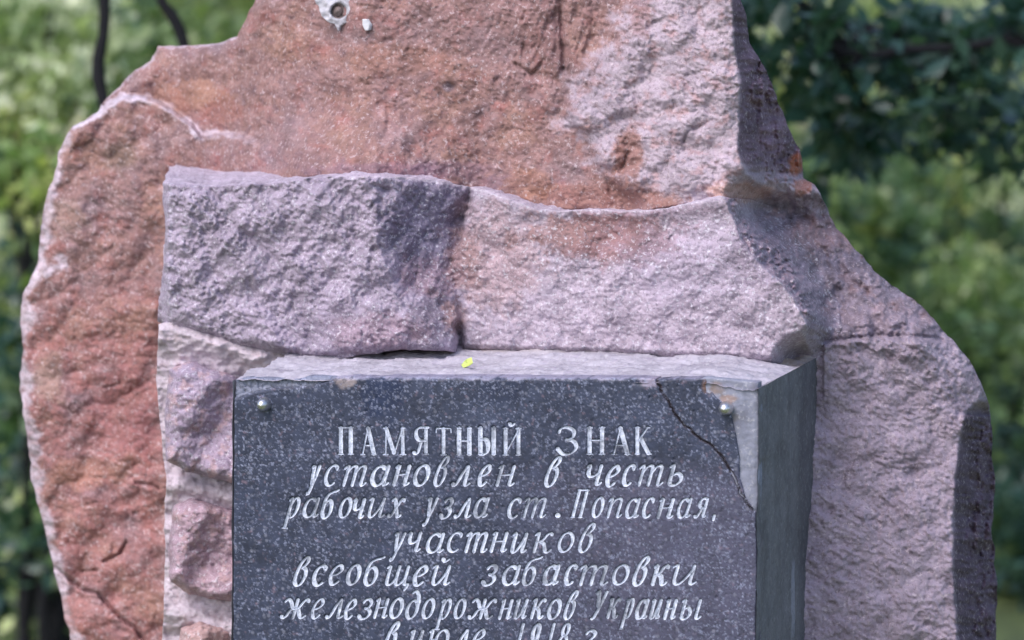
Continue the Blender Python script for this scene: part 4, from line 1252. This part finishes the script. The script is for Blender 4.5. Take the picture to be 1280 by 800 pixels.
# oak-like tree on the right, its low dark branches reaching into the picture
rng = np.random.default_rng(5)
tb = np.array([2.55, 3.2, 0])
root = empty('oak_tree', tuple(tb)); props(root, 'dark leafy tree whose low branches hang behind the upper right of the monument', 'tree')
tp = wob(tb, tb + [.2, .3, 5.2], 16, .03, rng); V, F = tube(tp, np.linspace(.17, .07, 16), 12); mesh_obj('trunk', V, F, M_bark, root)
targets = [(945, 10, 8.2), (1000, 5, 8.0), (1062, 72, 8.1), (1140, 60, 8.4), (1200, 90, 8.2), (1120, 150, 8.6), (1030, 140, 8.3), (1270, 40, 8.2), (1240, 170, 8.5), (1060, 190, 8.8), (975, 90, 8.4), (1180, 20, 8.6), (1090, 110, 8.2), (1250, 120, 8.7)]
bts = []; clv = []
hub = at(1400, 30, 8.3)
pth = np.array([at(1290, 45, 8.2), at(1200, 60, 8.2), at(1130, 62, 8.1), at(1085, 72, 8.1), at(1050, 66, 8.1), at(1028, 40, 8.1), at(1005, 12, 8.1), at(985, -6, 8.1)])
bts.append(tube(np.vstack([wob(tp[6], pth[0], 6, .03, rng)[:-1], pth]), np.r_[np.linspace(.05, .02, 5), [.011, .010, .010, .012, .013, .010, .008, .006]], 8))
for tg in targets:
    e = at(*tg); j = rng.integers(0, 7)
    bts.append(tube(wob(pth[j], e, 8, .02, rng), np.linspace(.011, .003, 8), 6))
for k in range(12):
    d = rng.normal(size=3); d[2] = abs(d[2]) * .6; d /= np.linalg.norm(d)
    bts.append(tube(wob(tp[7 + k % 8], tp[10] + d * [1.7, 1.6, 1.8] + [0, 0, .6], 9, .06, rng), np.linspace(.05, .01, 9), 6))
V, F = merge_tubes(bts); mesh_obj('branches', V, F, M_bark, root)
Vs, Fs, Cs, k = [], [], [], 0
for tg in targets:
    V, F, C = leaf_cloud(at(*tg), (.16, .20, .075), 105, .062, DK, rng, clumps=9); Vs.append(V); Fs.append(F + k); Cs.append(C); k += len(V)
V, F, C = leaf_cloud(tp[12] + [0, 0, .6], (2.3, 2.0, 2.0), 15000, .085, DK + MD[:1], rng); Vs.append(V); Fs.append(F + k); Cs.append(C)
mesh_obj('crown', np.vstack(Vs), Fs, M_leaf, root, np.vstack(Cs))

# thin dark saplings on the left, showing above the monument
def sapling(path, rad, label, seed, top=3.4):
    rng = np.random.default_rng(seed)
    p = np.array([at(*q) for q in path])
    lo = np.array([p[-1][0] + (.9 if p[-1][0] < 0 else .3), p[-1][1], 0.0]); hi = p[0] + (p[0] - p[1]) / np.linalg.norm(p[0] - p[1]) * (top - p[0][2])
    tp = np.vstack([wob(lo, p[-1], 6, .01, rng)[:-1], p[::-1], wob(p[0], hi, 6, .03, rng)[1:]])
    root = empty('sapling', tuple(lo)); props(root, label, 'tree', 'saplings behind the monument')
    V, F = tube(tp, np.linspace(rad * 1.15, rad * .7, len(tp)) * (1 + .10 * np.sin(np.arange(len(tp)) * 1.9)), 10); mesh_obj('trunk', V, F, M_bark, root)
    ts = []
    for k in range(5):
        d = rng.normal(size=3) * .5 + [0, 0, .5]
        ts.append(tube(wob(tp[-1 - k % 3], tp[-1] + d, 7, .03, rng), np.linspace(rad * .4, .003, 7), 6))
    V, F = merge_tubes(ts); mesh_obj('branches', V, F, M_bark, root)
    V, F, C = leaf_cloud(tp[-1] + [0, 0, .3], (.8, .8, .7), 1600, .07, MD, rng); mesh_obj('crown', V, F, M_leaf, root, C)


sapling([(130, -10, 7.4), (131, 20, 7.4), (129, 45, 7.4), (123, 75, 7.4), (123, 98, 7.4), (129, 125, 7.4), (135, 150, 7.4)], .0125, 'thin dark sapling trunk rising at the left above the lip of the boulder', 31)
sapling([(196, -20, 7.6), (203, 4, 7.6), (214, 18, 7.6), (225, 38, 7.6), (231, 60, 7.6), (234, 90, 7.6)], .0125, 'thin dark leaning sapling stem just above the notch of the boulder', 32)
sapling([(38, 150, 11), (34, 230, 11), (30, 300, 11), (27, 360, 11), (22, 430, 11), (26, 520, 11)], .028, 'blurred dark sapling trunk left of the boulder rim', 33)

# shrubs placed where the picture shows light and dark masses: (u, v, D, radius px u, radius px v, leaves, size, colours, label)
SH = [
    (55, 200, 10.5, 110, 85, 900, .06, LT, 'yellow-green shrub at the far left beside the lip of the boulder'),
    (190, 45, 12.0, 120, 60, 900, .07, MD, 'mid green shrub behind the thin saplings at the upper left'),
    (60, 60, 10.6, 120, 80, 900, .065, PL_, 'pale green shrub in the upper left corner'),
    (-10, 380, 12.0, 70, 90, 700, .07, MD + LT, 'mid green shrub at the left edge beside the boulder rim'),
    (0, 540, 13.0, 80, 70, 500, .07, LT, 'yellow-green shrub low at the left edge'),
    (20, 700, 11.5, 120, 130, 1700, .06, DK, 'dark green shrub at the lower left beside the boulder'),
    (1120, 265, 12.5, 130, 80, 1000, .07, LT[:2] + MD, 'mottled yellow-green shrub behind the shoulder of the monument'),
    (1250, 250, 14.0, 90, 90, 700, .08, PL_, 'pale grey-green shrub at the right edge above the shoulder'),
    (1230, 385, 11.8, 110, 70, 1000, .06, MD, 'mid green shrub right of the monument shoulder'),
    (1270, 520, 12.6, 70, 80, 700, .06, MD + LT[:1], 'mixed green shrub at the right edge beside the monument'),
    (1290, 630, 11.4, 60, 70, 900, .06, DK, 'dark green shrub beside the dark flank of the monument'),
    (1280, 745, 11.8, 60, 70, 700, .06, MD + LT[:2], 'green shrub at the lower right corner'),
    (1060, 60, 15, 170, 90, 900, .08, PL_ + LT, 'pale shrub glimpsed through the dark oak branches'),
    (1000, 250, 11.5, 60, 70, 700, .06, MD, 'mid green shrub close behind the shoulder slope'),
    (1180, 170, 13.0, 120, 50, 600, .07, MD, 'mid green shrub under the dark oak branches'),
]
for i, (u_, v_, D, ru, rv, n, s, cl, lab) in enumerate(SH):
    c = at(u_, v_, D); shrub(c, (ru / 5000 * D, .5, rv / 5000 * D), n, s, cl, lab, 400 + i)

ORD = 'first second third fourth fifth sixth seventh eighth ninth tenth eleventh twelfth thirteenth fourteenth fifteenth sixteenth seventeenth eighteenth nineteenth twentieth twenty-first twenty-second twenty-third twenty-fourth twenty-fifth twenty-sixth'.split()
# a belt of bushes and trees all the way across, further back
rng = np.random.default_rng(77)
for i in range(26):
    x = -9 + i * .72 + rng.normal() * .25; y = 13.5 + rng.random() * 5
    kc = rng.integers(0, 5); cl = [MD, LT, MD, DK, PL_][kc]
    hgt = .5 + rng.random() * .7
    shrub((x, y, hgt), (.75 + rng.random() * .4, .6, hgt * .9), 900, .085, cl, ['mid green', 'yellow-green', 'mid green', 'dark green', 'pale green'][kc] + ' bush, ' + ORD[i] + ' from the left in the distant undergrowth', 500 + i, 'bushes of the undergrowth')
for i in range(16):
    x = -13 + i * 1.75 + rng.normal() * .5; y = 19 + rng.random() * 9
    cl = [MD, DK, LT, MD][rng.integers(0, 4)]
    uu_ = 640 + 5000 * x / (y + 5)
    if -90 < uu_ < 300: x += (380 - uu_) / 5000 * (y + 5)
    if 900 < uu_ < 1370: x -= (uu_ - 860) / 5000 * (y + 5)
    h = 6 + rng.random() * 3
    tree('background_tree', (x, y, 0), h, .10 + rng.random() * .06, (x, y, h * .46), (2.0, 1.8, h * .5), 5200, .15, cl, 'tall leafy tree, ' + ORD[i] + ' from the left in the wood behind', 'tree', 600 + i, 'trees of the wood')
# far wood as one mass
Vs, Fs, Cs, k = [], [], [], 0
for i in range(26):
    x = -60 + i * 4.8; y = 42 + rng.random() * 14
    V, F, C = leaf_cloud((x, y, 5), (5, 4, 6.5), 1700, .6, MD + DK, rng); V[:, 2] = np.maximum(V[:, 2], .02)
    Vs.append(V); Fs.append(F + k); Cs.append(C); k += len(V)
fw = mesh_obj('far_wood', np.vstack(Vs), Fs, M_leaf, None, np.vstack(Cs)); props(fw, 'distant mass of green woodland', 'woodland', kind='stuff')
